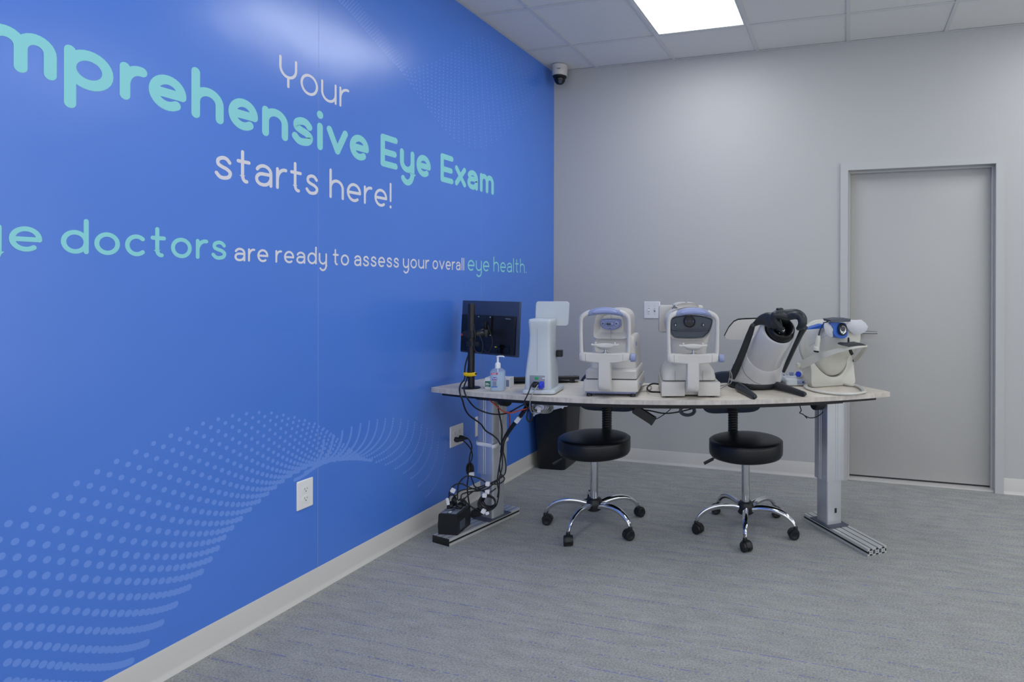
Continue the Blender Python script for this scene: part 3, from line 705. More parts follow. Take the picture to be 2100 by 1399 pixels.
# ------------------------------------------------------------------ dome camera
dc = thing('security_camera', 'white and black dome security camera on the ceiling corner', 'camera', (.108, -.128, CEIL), 0)
MB().lathe([(0, 0), (.060, 0), (.060, -.012), (.056, -.06), (.053, -.078), (.046, -.080), (0, -.080)], 32).build('housing', M['white'], dc)
MB().lathe([(0, -.076), (.049, -.076), (.053, -.082), (.050, -.090), (.044, -.094), (0, -.094)], 32).build('collar', M['black'], dc)
g = [(0, -.088)]+[(.043*math.cos(math.radians(a)), -.100-.043*math.sin(math.radians(a))) for a in range(0, 91, 10)]
g.insert(1, (.043, -.088)); MB().lathe(g, 28).build('ball', M['gloss'], dc)
ld = (CAM-Vector((.108, -.128, CEIL-.1))); ld = (ld.normalized()+Vector((.12, 0, -.55))).normalized()
MB().lathe([(0, 0), (.014, 0), (.014, .004), (.011, .005), (0, .005)], 18, aim(Vector((0, 0, -.1))+ld*.0405, ld)).build('lens', M['slate'], dc)
ld2 = Vector((.30, -.95, 0)).normalized()
Ml_ = aim(Vector((0, 0, -.036))+ld2*.0568, ld2, (0.95, .3, 0))
MB().prism([(-.017, .004), (-.012, -.001), (.012, -.001), (.017, .004), (.012, .0015), (-.012, .0015)], 0, .0012, Ml_).build('logo', M['slate'], dc)
MB().prism([(-.013, -.003), (.013, -.003), (.010, -.006), (-.010, -.006)], 0, .0012, Ml_).build('logo', M['slate'], dc)
# ------------------------------------------------------------------ front-outline extrusion used by the instruments
def shrink(out, d):
    n = len(out); cx = sum(p[0] for p in out)/n; cz = sum(p[1] for p in out)/n
    w = max(p[0] for p in out)-min(p[0] for p in out); h = max(p[1] for p in out)-min(p[1] for p in out)
    mx = (max(p[0] for p in out)+min(p[0] for p in out))/2; mz = (max(p[1] for p in out)+min(p[1] for p in out))/2
    return [(mx+(p[0]-mx)*(1-2*d/w), mz+(p[1]-mz)*(1-2*d/h)) for p in out]
def extr(mb, out, y0, y1, bev=.012, k=3, back=1.0, M_=None, seg=3):
    """front outline (x, z) carried back from y0 to y1 with softened front and back edges"""
    o = [(v.x, v.y) for v in smooth([(a, b, 0) for a, b in out], k, True)] if k > 1 else list(out)
    rings = []
    for j in range(seg+1):
        q = math.pi/2*j/seg; rings.append([Vector((a, y0+bev*(1-math.sin(q)), b)) for a, b in shrink(o, bev*(1-math.cos(math.pi/2-q)))])
    mz = min(p[1] for p in o); mx = sum(p[0] for p in o)/len(o)
    ob = [(mx+(a-mx)*back, mz+(b-mz)*back) for a, b in o]
    for j in range(seg+1):
        q = math.pi/2*j/seg; rings.append([Vector((a, y1-bev*(1-math.cos(q)), b)) for a, b in shrink(ob, bev*(1-math.cos(q)))])
    return mb.loft(rings, M=M_)

# ------------------------------------------------------------------ monitor on its pole
pole = thing('monitor_stand', 'black pole monitor stand with round base at the left desk end', 'monitor stand', (.252, -1.515, DESK))
MB().lathe([(0, 0), (.05, 0), (.05, .003), (.046, .0045), (0, .0045)], 32).build('base_plate', M['blackpaint'], pole)
MB().lathe([(0, .004), (.0178, .004), (.0178, .452), (.0165, .454), (0, .454)], 24).build('pole', M['blackpaint'], pole)
cl = MB().loft([rring(0, 0, .050, .048, .012, z) for z in (.272, .308)]); cl.box((-.034, .0, .29), (.03, .022, .026), .004)
cl.build('clamp', M['black'], pole)
MB().lathe([(0, 0), (.007, 0), (.007, .012), (0, .012)], 12, aim((-.058, 0, .286), (1, 0, 0))).build('clamp_bolt', M['red'], pole)
ml = Vector((.043, -1.288, 0)); mr = Vector((.506, -1.454, 0)); mx = (mr-ml).normalized(); mn = Vector((mx.y, -mx.x, 0))   # mn points at the pole side
if mn.y > 0: mn = -mn
mc = (ml+mr)/2
ja = mc+mn*.02-Vector((.252, -1.515, 0))
ar = MB(); ar.tube([(.018, .02, .292), (.05, .05, .292), (ja.x-mx.x*.03, ja.y-.035, .292), (ja.x-mx.x*.02, ja.y, .30)], .015, 10, k=3, flat=.8); ar.build('arm', M['black'], pole)
MB().lathe([(0, -.02), (.017, -.02), (.019, -.014), (.019, .014), (.017, .02), (0, .02)], 16, Matrix.Translation((.055, .055, .292))).build('arm_joint', M['black'], pole)
vp = MB(); vp.box((0, 0, .008), (.115, .115, .003), .002).box((0, 0, .016), (.05, .05, .016), .003)
Mv = Matrix(((mx.x, 0, mn.x, 0), (mx.y, 0, mn.y, 0), (0, 1, 0, 0), (0, 0, 0, 1)))
Mv.translation = Vector((ja.x-mx.x*.03, ja.y-mx.y*.03, .325))-mn*.018
vp.v = [Mv @ v for v in vp.v]; vp.build('mount_plate', M['black'], pole)
for sx in (-1, 1):
    for sz in (-1, 1):
        MB().lathe([(0, .0095), (.0045, .0095), (.003, .0125), (0, .013)], 10, Mv @ Matrix.Translation((sx*.05, sz*.05, 0))).build('screw', M['steel'], pole)
mh = MB().loft([rring(0, 0, .046, .044, .01, z) for z in (.225, .252)]); mh.box((.034, -.004, .238), (.034, .016, .024), .003); mh.build('cable_holder', M['black'], pole)

mon = thing('computer_monitor', 'black flat computer monitor seen from behind above the desk', 'monitor', (mc.x-.016, mc.y, 0.930), 0)
Mm = Matrix(((mx.x, -mn.x, 0, 0), (mx.y, -mn.y, 0, 0), (0, 0, 1, 0), (0, 0, 0, 1)))  # local: x right as seen, y away from the viewer, z up
tilt = Matrix.Rotation(math.radians(-3), 4, 'X')
def mm(b): b.v = [Mm @ tilt @ v for v in b.v]; return b
Wm, Hm = .492, .300
mm(MB().box((0, .012, Hm/2), (Wm, .014, Hm), .002)).build('panel_shell', M['reflect_mon'], mon)
mm(MB().box((-.002, .000, Hm*.38), (Wm-.03, .014, Hm*.70), .004)).build('rear_housing', M['black'], mon)
mm(MB().box((0, .0195, Hm/2), (Wm-.012, .002, Hm-.018))).build('screen', M['gloss'], mon)
mm(MB().box((0, -.008, Hm*.13), (Wm-.10, .004, .05), .001)).build('port_recess', M['gloss'], mon)
mm(MB().box((.085, -.011, Hm*.16), (.012, .004, .005))).build('port_plug', M['yellow'], mon)
tm = textmesh('logo', 'ThinkVision', .0098, M['silver'], mon, Mm @ tilt @ Matrix(((1, 0, 0, .172), (0, 0, -1, -.0076), (0, 1, 0, .205), (0, 0, 0, 1))), .0002, .0003)
# strap holding the cords on the pole
ys_ = thing('cable_strap', 'yellow strap tying cords to the black monitor pole', 'strap', (.252, -1.515, DESK+.075))
MB().tube([(-.040, .004, .002), (-.034, -.018, .001), (0, -.0215, 0), (.024, -.019, .002), (.038, -.012, .005)], .0028, 8, k=4, flat=3.4, up=(0, 0, 1)).tube([(.022, -.013, .004), (.0, .020, .0), (-.024, .018, 0), (-.040, .004, .002)], .0026, 8, k=4, flat=3.2, up=(0, 0, 1)).build('strap_band', M['yellow'], ys_)
MB().box((.034, -.0150, .0055), (.018, .0055, .008), .001).build('strap_end', M['black'], ys_)

# ------------------------------------------------------------------ hand sanitizer bottle
bo = thing('sanitizer_bottle', 'clear pump bottle of hand sanitizer with blue and magenta label', 'bottle', (.435, -1.552, DESK), 24)
def brings(k, zs): return [rring(0, 0, w*k, d*k, r*k, z, 5) for (w, d, r, z) in zs]
bs = [(.072, .046, .018, .002), (.078, .050, .02, .008), (.079, .050, .02, .098), (.076, .048, .02, .106), (.052, .04, .018, .116), (.03, .03, .014, .121)]
MB().loft(brings(1, bs)).build('bottle_body', M['clear'], bo)
MB().loft([rring(0, 0, w*.95, d*.94, r*.95, z+.001, 5) for (w, d, r, z) in bs[:3]]+[rring(0, 0, .074, .046, .018, .100, 5)]).build('gel', M['gel'], bo)
MB().lathe([(0, .119), (.0145, .119), (.0145, .142), (.012, .146), (.009, .149), (0, .149)], 20).build('pump_collar', M['pump'], bo)
MB().lathe([(0, .148), (.0062, .148), (.0055, .176), (.0085, .178), (.008, .1815), (0, .183)], 16).tube([(0, 0, .180), (.012, -.002, .1815), (.028, -.004, .1805), (.034, -.005, .1765)], [.0042, .004, .0034, .003], 10, k=4).build('pump_head', M['pump'], bo)
MB().lathe([(0, .01), (.003, .01), (.003, .12), (0, .12)], 10).build('dip_tube', M['pump'], bo)
Mb = Matrix(((1, 0, 0, 0), (0, 0, -1, -.0258), (0, 1, 0, 0), (0, 0, 0, 1)))
def lab(name, x, z, w, h, m, dy=0.0): return MB().box((x, -.0256-dy, z), (w, .0005, h)).build(name, m, bo, 0)
lab('label_band', -.014, .093, .034, .009, M['magenta'])
lab('label_badge', -.014, .070, .027, .013, M['navy'])
textmesh('label_text', 'Purell', .0105, M['card'], bo, Mb @ Matrix.Translation((-.014, .070, .0006)), .0002, .0002)
MB().box((-.016, -.0262, .0925), (.022, .0005, .0028)).build('label_text', M['card'], bo, 0)
lab('label_text', -.014, .059, .024, .002, M['magenta']); lab('label_text', -.014, .055, .026, .0025, M['lav'])
lab('label_panel', -.014, .041, .017, .020, M['silver']); lab('label_stripe', -.014, .025, .030, .005, M['blueplastic'])

# ------------------------------------------------------------------ wipes box
bx = thing('wipes_box', 'small white and green carton behind the sanitizer bottle', 'box', (.392, -1.462, DESK), 12)
MB().box((0, 0, .029), (.136, .07, .058), .001).build('carton', M['card'], bx, 20)
MB().box((-.0297, -.0352, .025), (.074, .0006, .031)).build('green_panel', M['green'], bx, 0)
Mx_ = Matrix(((1, 0, 0, 0), (0, 0, -1, -.0358), (0, 1, 0, 0), (0, 0, 0, 1)))
MB().lathe([(0, 0), (.015, 0), (.015, .0004), (0, .0004)], 24, Matrix(((1, 0, 0, -.022), (0, 0, -1, -.0355), (0, .55, 0, .0405), (0, 0, 0, 1)))).build('badge', M['green'], bx)
MB().lathe([(0, 0), (.011, 0), (.011, .0004), (0, .0004)], 24, Matrix(((1, 0, 0, -.022), (0, 0, -1, -.0362), (0, .4, 0, .0405), (0, 0, 0, 1)))).build('badge_print', M['card'], bx)
for x_, z_, w_ in ((-.056, .0285, .016), (-.053, .0225, .022), (-.055, .0145, .017)): MB().box((x_, -.0358, z_), (w_, .0005, .0038 if z_ > .02 else .0018)).build('carton_print', M['card'], bx, 0)
MB().box((.056, -.0352, .030), (.016, .0006, .036)).build('print_block', M['silver'], bx, 0)

# ------------------------------------------------------------------ keyboard
k0 = onplane(1036, 787, 2, DESK); k1 = onplane(1186, 783, 2, DESK)
kv = Vector((k1.x-k0.x, k1.y-k0.y, 0)); kl = .44
kb = thing('keyboard', 'black computer keyboard lying behind the white lens meter', 'keyboard', (.505, -1.215, DESK), math.degrees(math.atan2(kv.y, kv.x)))
pk = [(-.062, .003), (.062, .018), (.066, .034), (.060, .040), (-.058, .014), (-.064, .009)]
MB().loft([[Vector((x, -y, z)) for y, z in pk] for x in (-kl/2, kl/2)]).build('key_tray', M['black'], kb, 25)
kk = MB()
for r_ in range(5):
    for c in range(15):
        y = -.046+r_*.0225; kk.box((-kl/2+.022+c*.0283, -y, .0135+(y+.058)*.172+.004), (.024, .018, .007), .002, seg=1)
kk = kk.build('keycaps', M['satin'], kb); kk['kind'] = 'stuff'
for sx in (-1, 1): MB().box((sx*.18, -.055, .010), (.03, .006, .02), .001).build('tilt_foot', M['black'], kb)

# ------------------------------------------------------------------ lens meter tower, seen from its rear
lm = thing('lens_meter', 'white tower-shaped lens meter with a small screen on top', 'lens meter', (.675, -1.505, DESK), 10)
MB().loft([rring(0, 0, .168, .190, .018, .004, 5), rring(0, 0, .174, .196, .02, .008, 5), rring(0, 0, .174, .196, .02, .018, 5), rring(0, 0, .166, .188, .018, .024, 5)]).build('base', M['coolwhite'], lm)
MB().loft([rring(0, 0, .15, .17, .03, .0, 4), rring(0, 0, .15, .17, .03, .004, 4)]).build('base_gasket', M['seam'], lm)
tw = []
for z, w, d, yo in ((.022, .136, .150, .0), (.030, .140, .154, 0), (.10, .137, .150, .0), (.17, .126, .138, .004), (.24, .114, .126, .010), (.30, .111, .124, .012), (.34, .115, .128, .010), (.364, .118, .130, .007), (.374, .117, .126, .008), (.379, .112, .116, .010)):
    tw.append(rring(-.008, yo, w, d, .016, z, 5))
MB().loft(tw).build('tower', M['coolwhite'], lm)
sc = MB(); sc.loft([rring(0, 0, .172, .122, .012, -.009, 4), rring(0, 0, .180, .130, .014, -.005, 4), rring(0, 0, .180, .130, .014, .008, 4), rring(0, 0, .176, .126, .013, .010, 4)], M=Matrix.Translation((.022, .085, .402)) @ Matrix.Rotation(math.radians(82), 4, 'X'))
sc = sc.build('screen_housing', M['coolwhite'], lm)
MB().box((0, 0, 0), (.158, .004, .108), .001, M=Matrix.Translation((.022, .0965, .404)) @ Matrix.Rotation(math.radians(-8), 4, 'X')).build('screen_glass', M['gloss'], sc)
MB().tube([(.010, .055, .33), (.012, .07, .345), (.014, .080, .362)], .010, 10).build('screen_neck', M['coolwhite'], lm)
MB().loft([rring(.070, .055, .03, .035, .005, z) for z in (.178, .212)]).build('lens_stage', M['black'], lm)
rp = MB(); rp.box((-.010, -.0772, .064), (.078, .004, .062), .001, M=Matrix.Identity(4)); rpo = rp.build('rear_panel', M['greypanel'], lm)
MB().box((-.012, -.080, .082), (.018, .004, .013), .001).build('rocker_switch', M['greenled'], lm)
MB().box((.024, -.080, .082), (.014, .003, .005), .0005).build('usb_socket', M['plate'], lm)
MB().loft([rring(0, 0, .034, .026, .006, 0, 3), rring(0, 0, .032, .024, .006, .016, 3), rring(0, 0, .014, .014, .005, .03, 3)], M=aim((-.014, -.079, .052), (-.2, -1, -.25), (1, 0, 0))).build('power_plug', M['black'], lm)
MB().loft([rring(0, 0, .020, .034, .004, 0, 3), rring(0, 0, .020, .034, .004, .022, 3), rring(0, 0, .012, .014, .004, .034, 3)], M=aim((.018, -.079, .050), (-.15, -1, -.15), (1, 0, 0))).build('video_plug', M['vga'], lm)
MB().box((-.012, -.0725, .22), (.0008, .0012, .22)).build('shell_seam', M['greypanel'], lm, 0)

# ------------------------------------------------------------------ chin-rest unit shared by the two upright instruments
def headrest(t, x0, y0, knob=True):
    fr_ = MB()
    for s_ in (-1, 1):
        fr_.tube([(x0+s_*.111, y0, .196), (x0+s_*.1150, y0, .22), (x0+s_*.1175, y0, .29), (x0+s_*.1178, y0, .372), (x0+s_*.113, y0, .398), (x0+s_*.097, y0+.004, .413), (x0+s_*.072, y0+.008, .424)], [.0120, .0098, .0088, .0088, .0098, .0108, .0108], 12, k=4, flat=1.25)
        fr_.build('side_frame', M['white'], t); fr_ = MB()
    # forehead band
    n = 18; rings = []
    for k in range(n+1):
        u = -1+2*k/n; x = x0+.091*u; zc = .431-.018*u*u; hh = .0172*(1-.42*u**4); dd = .015*(1-.3*u**4)
        rings.append([Vector((x, y0+.006+dd*math.cos(a), zc+hh*math.sin(a))) for a in [2*math.pi*j/12 for j in range(12)]])
    fb = MB().loft(rings).build('forehead_band', M['lav'], t)
    rings = []
    for k in range(n+1):
        u = -1+2*k/n; x = x0+.060*u; zc = .430-.008*u*u; hh = .0105*math.sqrt(max(0.02, 1-u**4))
        rings.append([Vector((x, y0-.007+.006*math.cos(a), zc+hh*math.sin(a))) for a in [2*math.pi*j/10 for j in range(10)]])
    MB().loft(rings).build('forehead_pad', M['lavlight'], fb)
    cb = MB(); rings = []
    for k in range(25):
        u = -1+2*k/24; x = x0+.122*u; zb = .175+.012*u*u; zt = .225+.003*u*u; dp = .022-.004*u**4
        if abs(u) > .98: zb += .006; zt -= .004; dp *= .8
        rings.append([Vector((x, y0+y, z)) for y, z in ((-dp, zb+.006), (-dp*.8, zb+.001), (dp*.8, zb+.001), (dp, zb+.006), (dp, zt-.006), (dp*.8, zt), (-dp*.8, zt), (-dp, zt-.006))])
    cb = cb.loft(rings).build('crossbar', M['white'], t, 35)
    for s_ in (-1, 1): MB().box((x0+s_*.091, y0, .2045), (.0008, .0425, .036)).build('bar_seam', M['seam'], cb, 0)
    cs = MB(); rings = []
    for z, d0, d1 in ((.186, -.022, .022), (.12, -.024, .026), (.075, -.024, .03), (.055, -.020, .034), (.044, -.010, .036), (.040, .004, .036)):
        w = .0302
        rings.append([Vector((x0+a*w, y0+b_, z)) for a, b_ in ((-1, d1), (-1, d0+.006), (-.85, d0), (.85, d0), (1, d0+.006), (1, d1))])
    cs.loft(rings).box((x0, y0+.06, .06), (.05, .07, .028), .004).build('support_column', M['white'], t, 45)
    MB().lathe([(0, .222), (.014, .222), (.014, .228), (.006, .229), (.006, .256), (0, .256)], 16, Matrix.Translation((x0+.002, y0, 0))).build('chin_post', M['steel'], t)
    ct = MB(); out = []
    for k in range(32):
        a = 2*math.pi*k/32; out.append((x0+.002+.043*math.cos(a)*(1 if abs(math.cos(a)) < .9 else 1.0), y0-.004+.034*math.sin(a)))
    ct.loft([[Vector((p[0], p[1], .2435)) for p in shrink(out, .020)], [Vector((p[0], p[1], .249)) for p in shrink(out, .008)], [Vector((p[0], p[1], .258)) for p in out], [Vector((p[0], p[1], .264+.006*(p[1]-y0)/.03)) for p in out], [Vector((p[0], p[1], .262+.005*(p[1]-y0)/.03)) for p in shrink(out, .007)]])
    ct.tube([(x0-.066, y0, .2655), (x0-.05, y0, .264), (x0+.05, y0, .264), (x0+.070, y0, .2655)], .0058, 10, k=3, flat=.8)
    ct = ct.build('chin_tray', M['white'], t)
    for s_ in (-1, 1): MB().lathe([(0, 0), (.0025, 0), (.0025, .006), (.005, .009), (.005, .0105), (0, .0105)], 10, Matrix.Translation((x0+.002+s_*.047, y0, .2665))).build('paper_pin', M['plate'], ct)
    kp = [(0, 0), (.012, 0), (.012, .005), (.0195, .006), (.0200, .010), (.0200, .028), (.017, .031), (0, .031)]
    kn = MB(); nn = 24; rings = []
    for r, z in kp: rings.append([Vector(((r-(.0012 if k % 2 else 0)*(r > .015))*math.cos(2*math.pi*k/nn), (r-(.0012 if k % 2 else 0)*(r > .015))*math.sin(2*math.pi*k/nn), z)) for k in range(nn)])
    kn.loft(rings, M=aim((x0+.121, y0, .203), (1, 0, 0))); kn.build('height_knob', M['lav'], t, 50)
M['lavlight'] = mat('lavender_pad', srgb(152, 162, 206), 0.5)

# ------------------------------------------------------------------ refractor (left upright instrument)
t3 = thing('auto_refractor', 'white upright eye refractor with chin rest, left of the light switch', 'eye instrument', (1.0565, -1.525, DESK), 12.3)
headrest(t3, -.018, -.085)
for sx in (-1, 1):
    for y in (.0, .30): MB().lathe([(0, 0), (.0135, 0), (.0135, .012), (.0115, .016), (0, .016)], 16, Matrix.Translation((sx*.110, y, 0))).build('rubber_foot', M['black'], t3)
MB().loft([rring(0, .16, .246, .335, .008, .014), rring(0, .16, .262, .352, .01, .027)]).build('base_tray', M['lav'], t3, 30)
MB().loft([rring(0, .16, .272, .362, .012, .026), rring(0, .16, .276, .366, .012, .030), rring(0, .16, .272, .362, .012, .080), rring(0, .16, .268, .358, .011, .083)]).build('base', M['white'], t3, 40)
MB().loft([rring(0, .165, .25, .335, .008, z) for z in (.082, .090)]).build('shadow_gap', M['seam'], t3, 30)
MB().loft([rring(0, .165, .258, .340, .012, .088), rring(0, .165, .258, .340, .012, .124), rring(0, .168, .252, .332, .012, .130), rring(0, .172, .240, .316, .014, .134)]).build('carriage', M['white'], t3, 40)
fx3 = lambda a: (a-524)*.0003485
fz3 = lambda b: .4615-b*.0003485
tw3 = MB(); tw3.loft([rring(.002, .185, .240, .27, .02, .130), rring(.002, .188, .222, .265, .022, .24), rring(.004, .190, .214, .262, .022, .284), rring(.004, .190, .200, .248, .02, .296)]); tw3.build('body', M['white'], t3)
bp = MB(); extr(bp, [(fx3(a), fz3(b)) for a, b in ((290, 508), (420, 508), (560, 508), (735, 508), (748, 600), (740, 690), (700, 716), (510, 720), (320, 712), (275, 680), (268, 600))], .036, .12, .012, 2); bp.build('front_panel', M['white'], t3)
hd3 = MB(); extr(hd3, [(fx3(a), fz3(b)) for a, b in ((262, 470), (262, 380), (275, 260), (300, 170), (350, 112), (430, 82), (520, 74), (620, 82), (700, 112), (748, 180), (764, 280), (768, 400), (764, 470), (720, 500), (620, 505), (400, 505), (310, 500))], .02, .34, .03, 2, .98)
hd3 = hd3.build('measuring_head', M['white'], t3)
MB().box((fx3(515), .0185, fz3(330)), (.0007, .004, .12)).build('shell_seam', M['seam'], hd3, 0)
fc = MB(); extr(fc, [(fx3(a), fz3(b)) for a, b in ((372, 225), (450, 217), (510, 216), (580, 217), (650, 225), (656, 270), (655, 320), (600, 362), (510, 378), (420, 362), (370, 320), (367, 270))], .008, .04, .006, 3)
fc = fc.build('sensor_panel', M['lav'], t3)
ey = MB(); extr(ey, [(fx3(a), fz3(b)) for a, b in ((440, 285), (450, 262), (490, 252), (530, 254), (560, 264), (567, 286), (556, 306), (490, 312), (450, 306))], -.004, .012, .004, 2); ey.build('eyepiece', M['lavlight'], fc)
MB().box((fx3(491), -.0042, fz3(287)), (.021, .002, .0095), .0009).build('eyepiece_window', M['glasslens'], fc)
for a in (403, 597):
    MB().lathe([(0, 0), (.0105, 0), (.0095, .006), (0, .006)], 14, aim((fx3(a), .009, fz3(284)), (0, -1, 0))).build('lamp_boss', M['lavlight'], fc)
    MB().box((fx3(a), .0026, fz3(284)), (.008, .002, .008), .0005).build('lamp_window', M['slate'], fc)
MB().lathe([(0, 0), (.0022, 0), (.0022, .001), (0, .001)], 10, aim((fx3(505), .0085, fz3(356)), (0, -1, 0))).build('pin_hole', M['black'], fc)
MB().lathe([(0, 0), (.008, 0), (.008, .006), (0, .007)], 16, aim((.1365, .06, .056), (1, 0, 0))).build('lock_button', M['lav'], t3)
textmesh('logo', 'O', .030, M['navy'], t3, aim((.1148, .115, .252), (1, 0, .10), (0, 1, 0)), .0003, .0003)
MB().box((.1118, .165, .2475), (.0006, .045, .004)).build('logo_print', M['silver'], t3, 0)

# ------------------------------------------------------------------ tonometer (middle upright instrument)
t4 = thing('tonometer', 'white upright eye instrument with dark grey face and round lens', 'eye instrument', (1.443, -1.44, DESK), 19.2)
headrest(t4, .003, -.085)
fx4 = lambda a: (a-481)*.0003565
fz4 = lambda b: .4883-b*.0003565
for sx in (-1, 1):
    for y in (.01, .30): MB().lathe([(0, 0), (.010, 0), (.010, .01), (0, .01)], 14, Matrix.Translation((sx*.112, y, 0))).build('rubber_foot', M['black'], t4)
MB().loft([rring(.002, .18, .285, .31, .012, .009), rring(.002, .18, .292, .318, .014, .014), rring(.002, .18, .292, .318, .014, .068), rring(.002, .18, .284, .31, .012, .076)]).build('base', M['white'], t4)
for (a, b_) in ((80, 405), (585, 896)):
    MB().box(((fx4(a)+fx4(b_))/2, .006, .042), (fx4(b_)-fx4(a), .035, .068), .003).build('front_cover', M['white'], t4)
MB().loft([rring(0, .18, .26, .28, .01, z) for z in (.074, .083)]).build('shadow_gap', M['seam'], t4, 30)
up = MB(); up.loft([rring(-.003, .17, .266, .30, .02, .081), rring(-.003, .17, .268, .302, .024, .095), rring(-.003, .175, .258, .285, .04, .125), rring(-.001, .185, .225, .25, .05, .150), rring(0, .19, .175, .20, .05, .166)])
up.build('carriage', M['white'], t4)
for a in (275, 660): MB().box((fx4(a), .0193, .105), (.0008, .003, .046)).build('shell_seam', M['seam'], t4, 0)
MB().loft([rring(.0, .165, .178, .20, .03, .150), rring(0, .165, .176, .21, .03, .21), rring(0, .165, .19, .23, .03, .262), rring(0, .165, .21, .245, .03, .31)]).build('neck', M['white'], t4)
hd4 = MB(); extr(hd4, [(fx4(a), fz4(b)) for a, b in ((150, 340), (165, 255), (235, 178), (340, 132), (480, 116), (620, 126), (720, 158), (790, 215), (806, 300), (785, 400), (745, 500), (700, 556), (600, 572), (480, 574), (340, 572), (245, 556), (190, 500), (160, 420))], .018, .30, .028, 2, .97)
hd4 = hd4.build('measuring_head', M['white'], t4)
df = MB(); extr(df, [(fx4(a), fz4(b)) for a, b in ((208, 300), (225, 270), (330, 240), (480, 226), (640, 240), (760, 270), (792, 300), (775, 390), (738, 472), (700, 500), (672, 535), (560, 546), (470, 549), (370, 546), (265, 538), (240, 500), (208, 468), (206, 380))], .012, .05, .006, 2)
df = df.build('face_panel', M['slate'], t4)
rd = MB(); rd.tube([(fx4(222), .012, fz4(425)), (fx4(300), .010, fz4(438)), (fx4(470), .009, fz4(440)), (fx4(640), .010, fz4(438)), (fx4(745), .012, fz4(425))], .004, 8, k=5); rd.build('face_ridge', M['slate'], df)
lr = MB().lathe([(0, 0), (.030, 0), (.030, .006), (.027, .0085), (.0245, .006), (0, .005)], 32, aim((fx4(470), .012, fz4(315)), (0, -1, 0))).build('lens_ring', M['black'], df)
MB().lathe([(0, 0), (.0092, 0), (.0092, .003), (0, .0035)], 20, aim((fx4(470), .0065, fz4(315)), (0, -1, 0))).build('aperture', M['gloss'], lr)
for a in (420, 520): MB().lathe([(0, 0), (.0032, 0), (.0032, .001), (0, .0012)], 12, aim((fx4(a), .0062, fz4(315)), (0, -1, 0))).build('light_spot', M['blueplastic'], lr)
for a, s_ in ((275, -1), (662, 1)):
    MB().box((fx4(a)+s_*-.001, .010, fz4(362)), (.010, .006, .016), .002).build('sensor_mount', M['black'], df)
    for dz in (-4, 10): MB().lathe([(0, 0), (.0022, 0), (.0022, .002), (0, .0022)], 10, aim((fx4(a), .0072, fz4(362+dz)), (0, -1, 0))).build('sensor_dot', M['plate'], df)
hp = MB(); extr(hp, [(fx4(a), fz4(b)) for a, b in ((296, 120), (310, 90), (380, 66), (480, 62), (570, 66), (606, 84), (630, 120), (560, 150), (380, 150))], .10, .31, .012, 2); hp.build('head_cover', M['white'], t4)
MB().box((fx4(462), .16, fz4(60)), (.0008, .10, .002)).build('cover_seam', M['seam'], t4, 0)
for k in range(3): MB().box((fx4(240+k*17), .06, fz4(136-k*15)), (.004, .004, .009), .001, M=Matrix.Identity(4)).build('vent_slot', M['slate'], t4)
s4 = MB(); s4.box((-.020, .335, .372), (.245, .03, .150), .012); s4 = s4.build('operator_screen', M['white'], t4)
MB().box((-.020, .3515, .374), (.215, .002, .125)).build('screen_glass', M['gloss'], s4, 0)
# ------------------------------------------------------------------ helpers to read a point of an instrument off the picture
def lp(t, px, py, depth): return inv(t) @ at(px, py, depth)
def onfront(t, px, py, y):
    """point on the instrument's own plane local-y = y"""
    I = inv(t); o = I @ CAM; d = (I.to_3x3() @ ray(px, py)); s = (y-o.y)/d.y; return o+d*s
def tring(fwd, h, r, tilt, n=32, rx=None, x0=0.0):
    a = math.radians(tilt); u = Vector((1, 0, 0)); v = Vector((0, -math.cos(a), -math.sin(a)))
    return circ((x0, -fwd, h), rx or r, n, u, v, r)

M['cup'] = mat('matt_black_cup', srgb(14, 15, 18), 0.3)
# ------------------------------------------------------------------ tilted fundus camera
t5 = thing('fundus_camera', 'tilted pearl-white retinal camera with black arms and head frame', 'eye instrument', (1.70, -.99, DESK), 29)
MB().loft([rring(0, 0, .300, .296, .147, .006, 10), rring(0, 0, .304, .300, .149, .012, 10), rring(0, 0, .304, .300, .149, .030, 10), rring(0, 0, .296, .292, .145, .036, 10)]).build('base_ring', M['black'], t5)
for (rx_, tx_) in (((1520, 800.5), (1547, 815.0)), ((1597, 796.0), (1648, 809.5))):
    a = inv(t5) @ onplane(rx_[0], rx_[1], 2, DESK+.012); b = inv(t5) @ onplane(tx_[0], tx_[1], 2, DESK+.010)
    d = (b-a); q = a-d*.25; q.z = .024; a.z = .022; b.z = .0125; m = a.lerp(b, .5); m.z = .018
    e = b+d.normalized()*.008; e.z = .011
    MB().tube([q, a, m, b, e], [.023, .023, .0185, .0145, .008], 14, k=4, flat=.66).build('stand_foot', M['satin'], t5)
sh = MB().loft([tring(0, .030, .143, 0), tring(.004, .034, .1445, 2), tring(.016, .07, .142, 12), tring(.050, .120, .133, 27), tring(.100, .160, .119, 42), tring(.140, .186, .106, 52), tring(.146, .190, .1015, 53), tring(.140, .185, .094, 53)], True, True)
sh = sh.build('body_shell', M['pearl'], t5, 60)
gr_ = MB().tube(tring(.1425, .1885, .1045, 53, 40), .0022, 6, True, 1); gr_.build('shell_lip', M['white'], sh)
sm5 = MB().tube([lp(t5, 1480+a*.143, 625+b*.143, dd) for a, b, dd in ((285, 800, 3.375), (290, 880, 3.325), (330, 985, 3.285), (400, 1060, 3.275), (480, 1115, 3.285), (560, 1145, 3.30))], .0012, 6, k=5); sm5.build('shell_seam', M['slate'], sh)
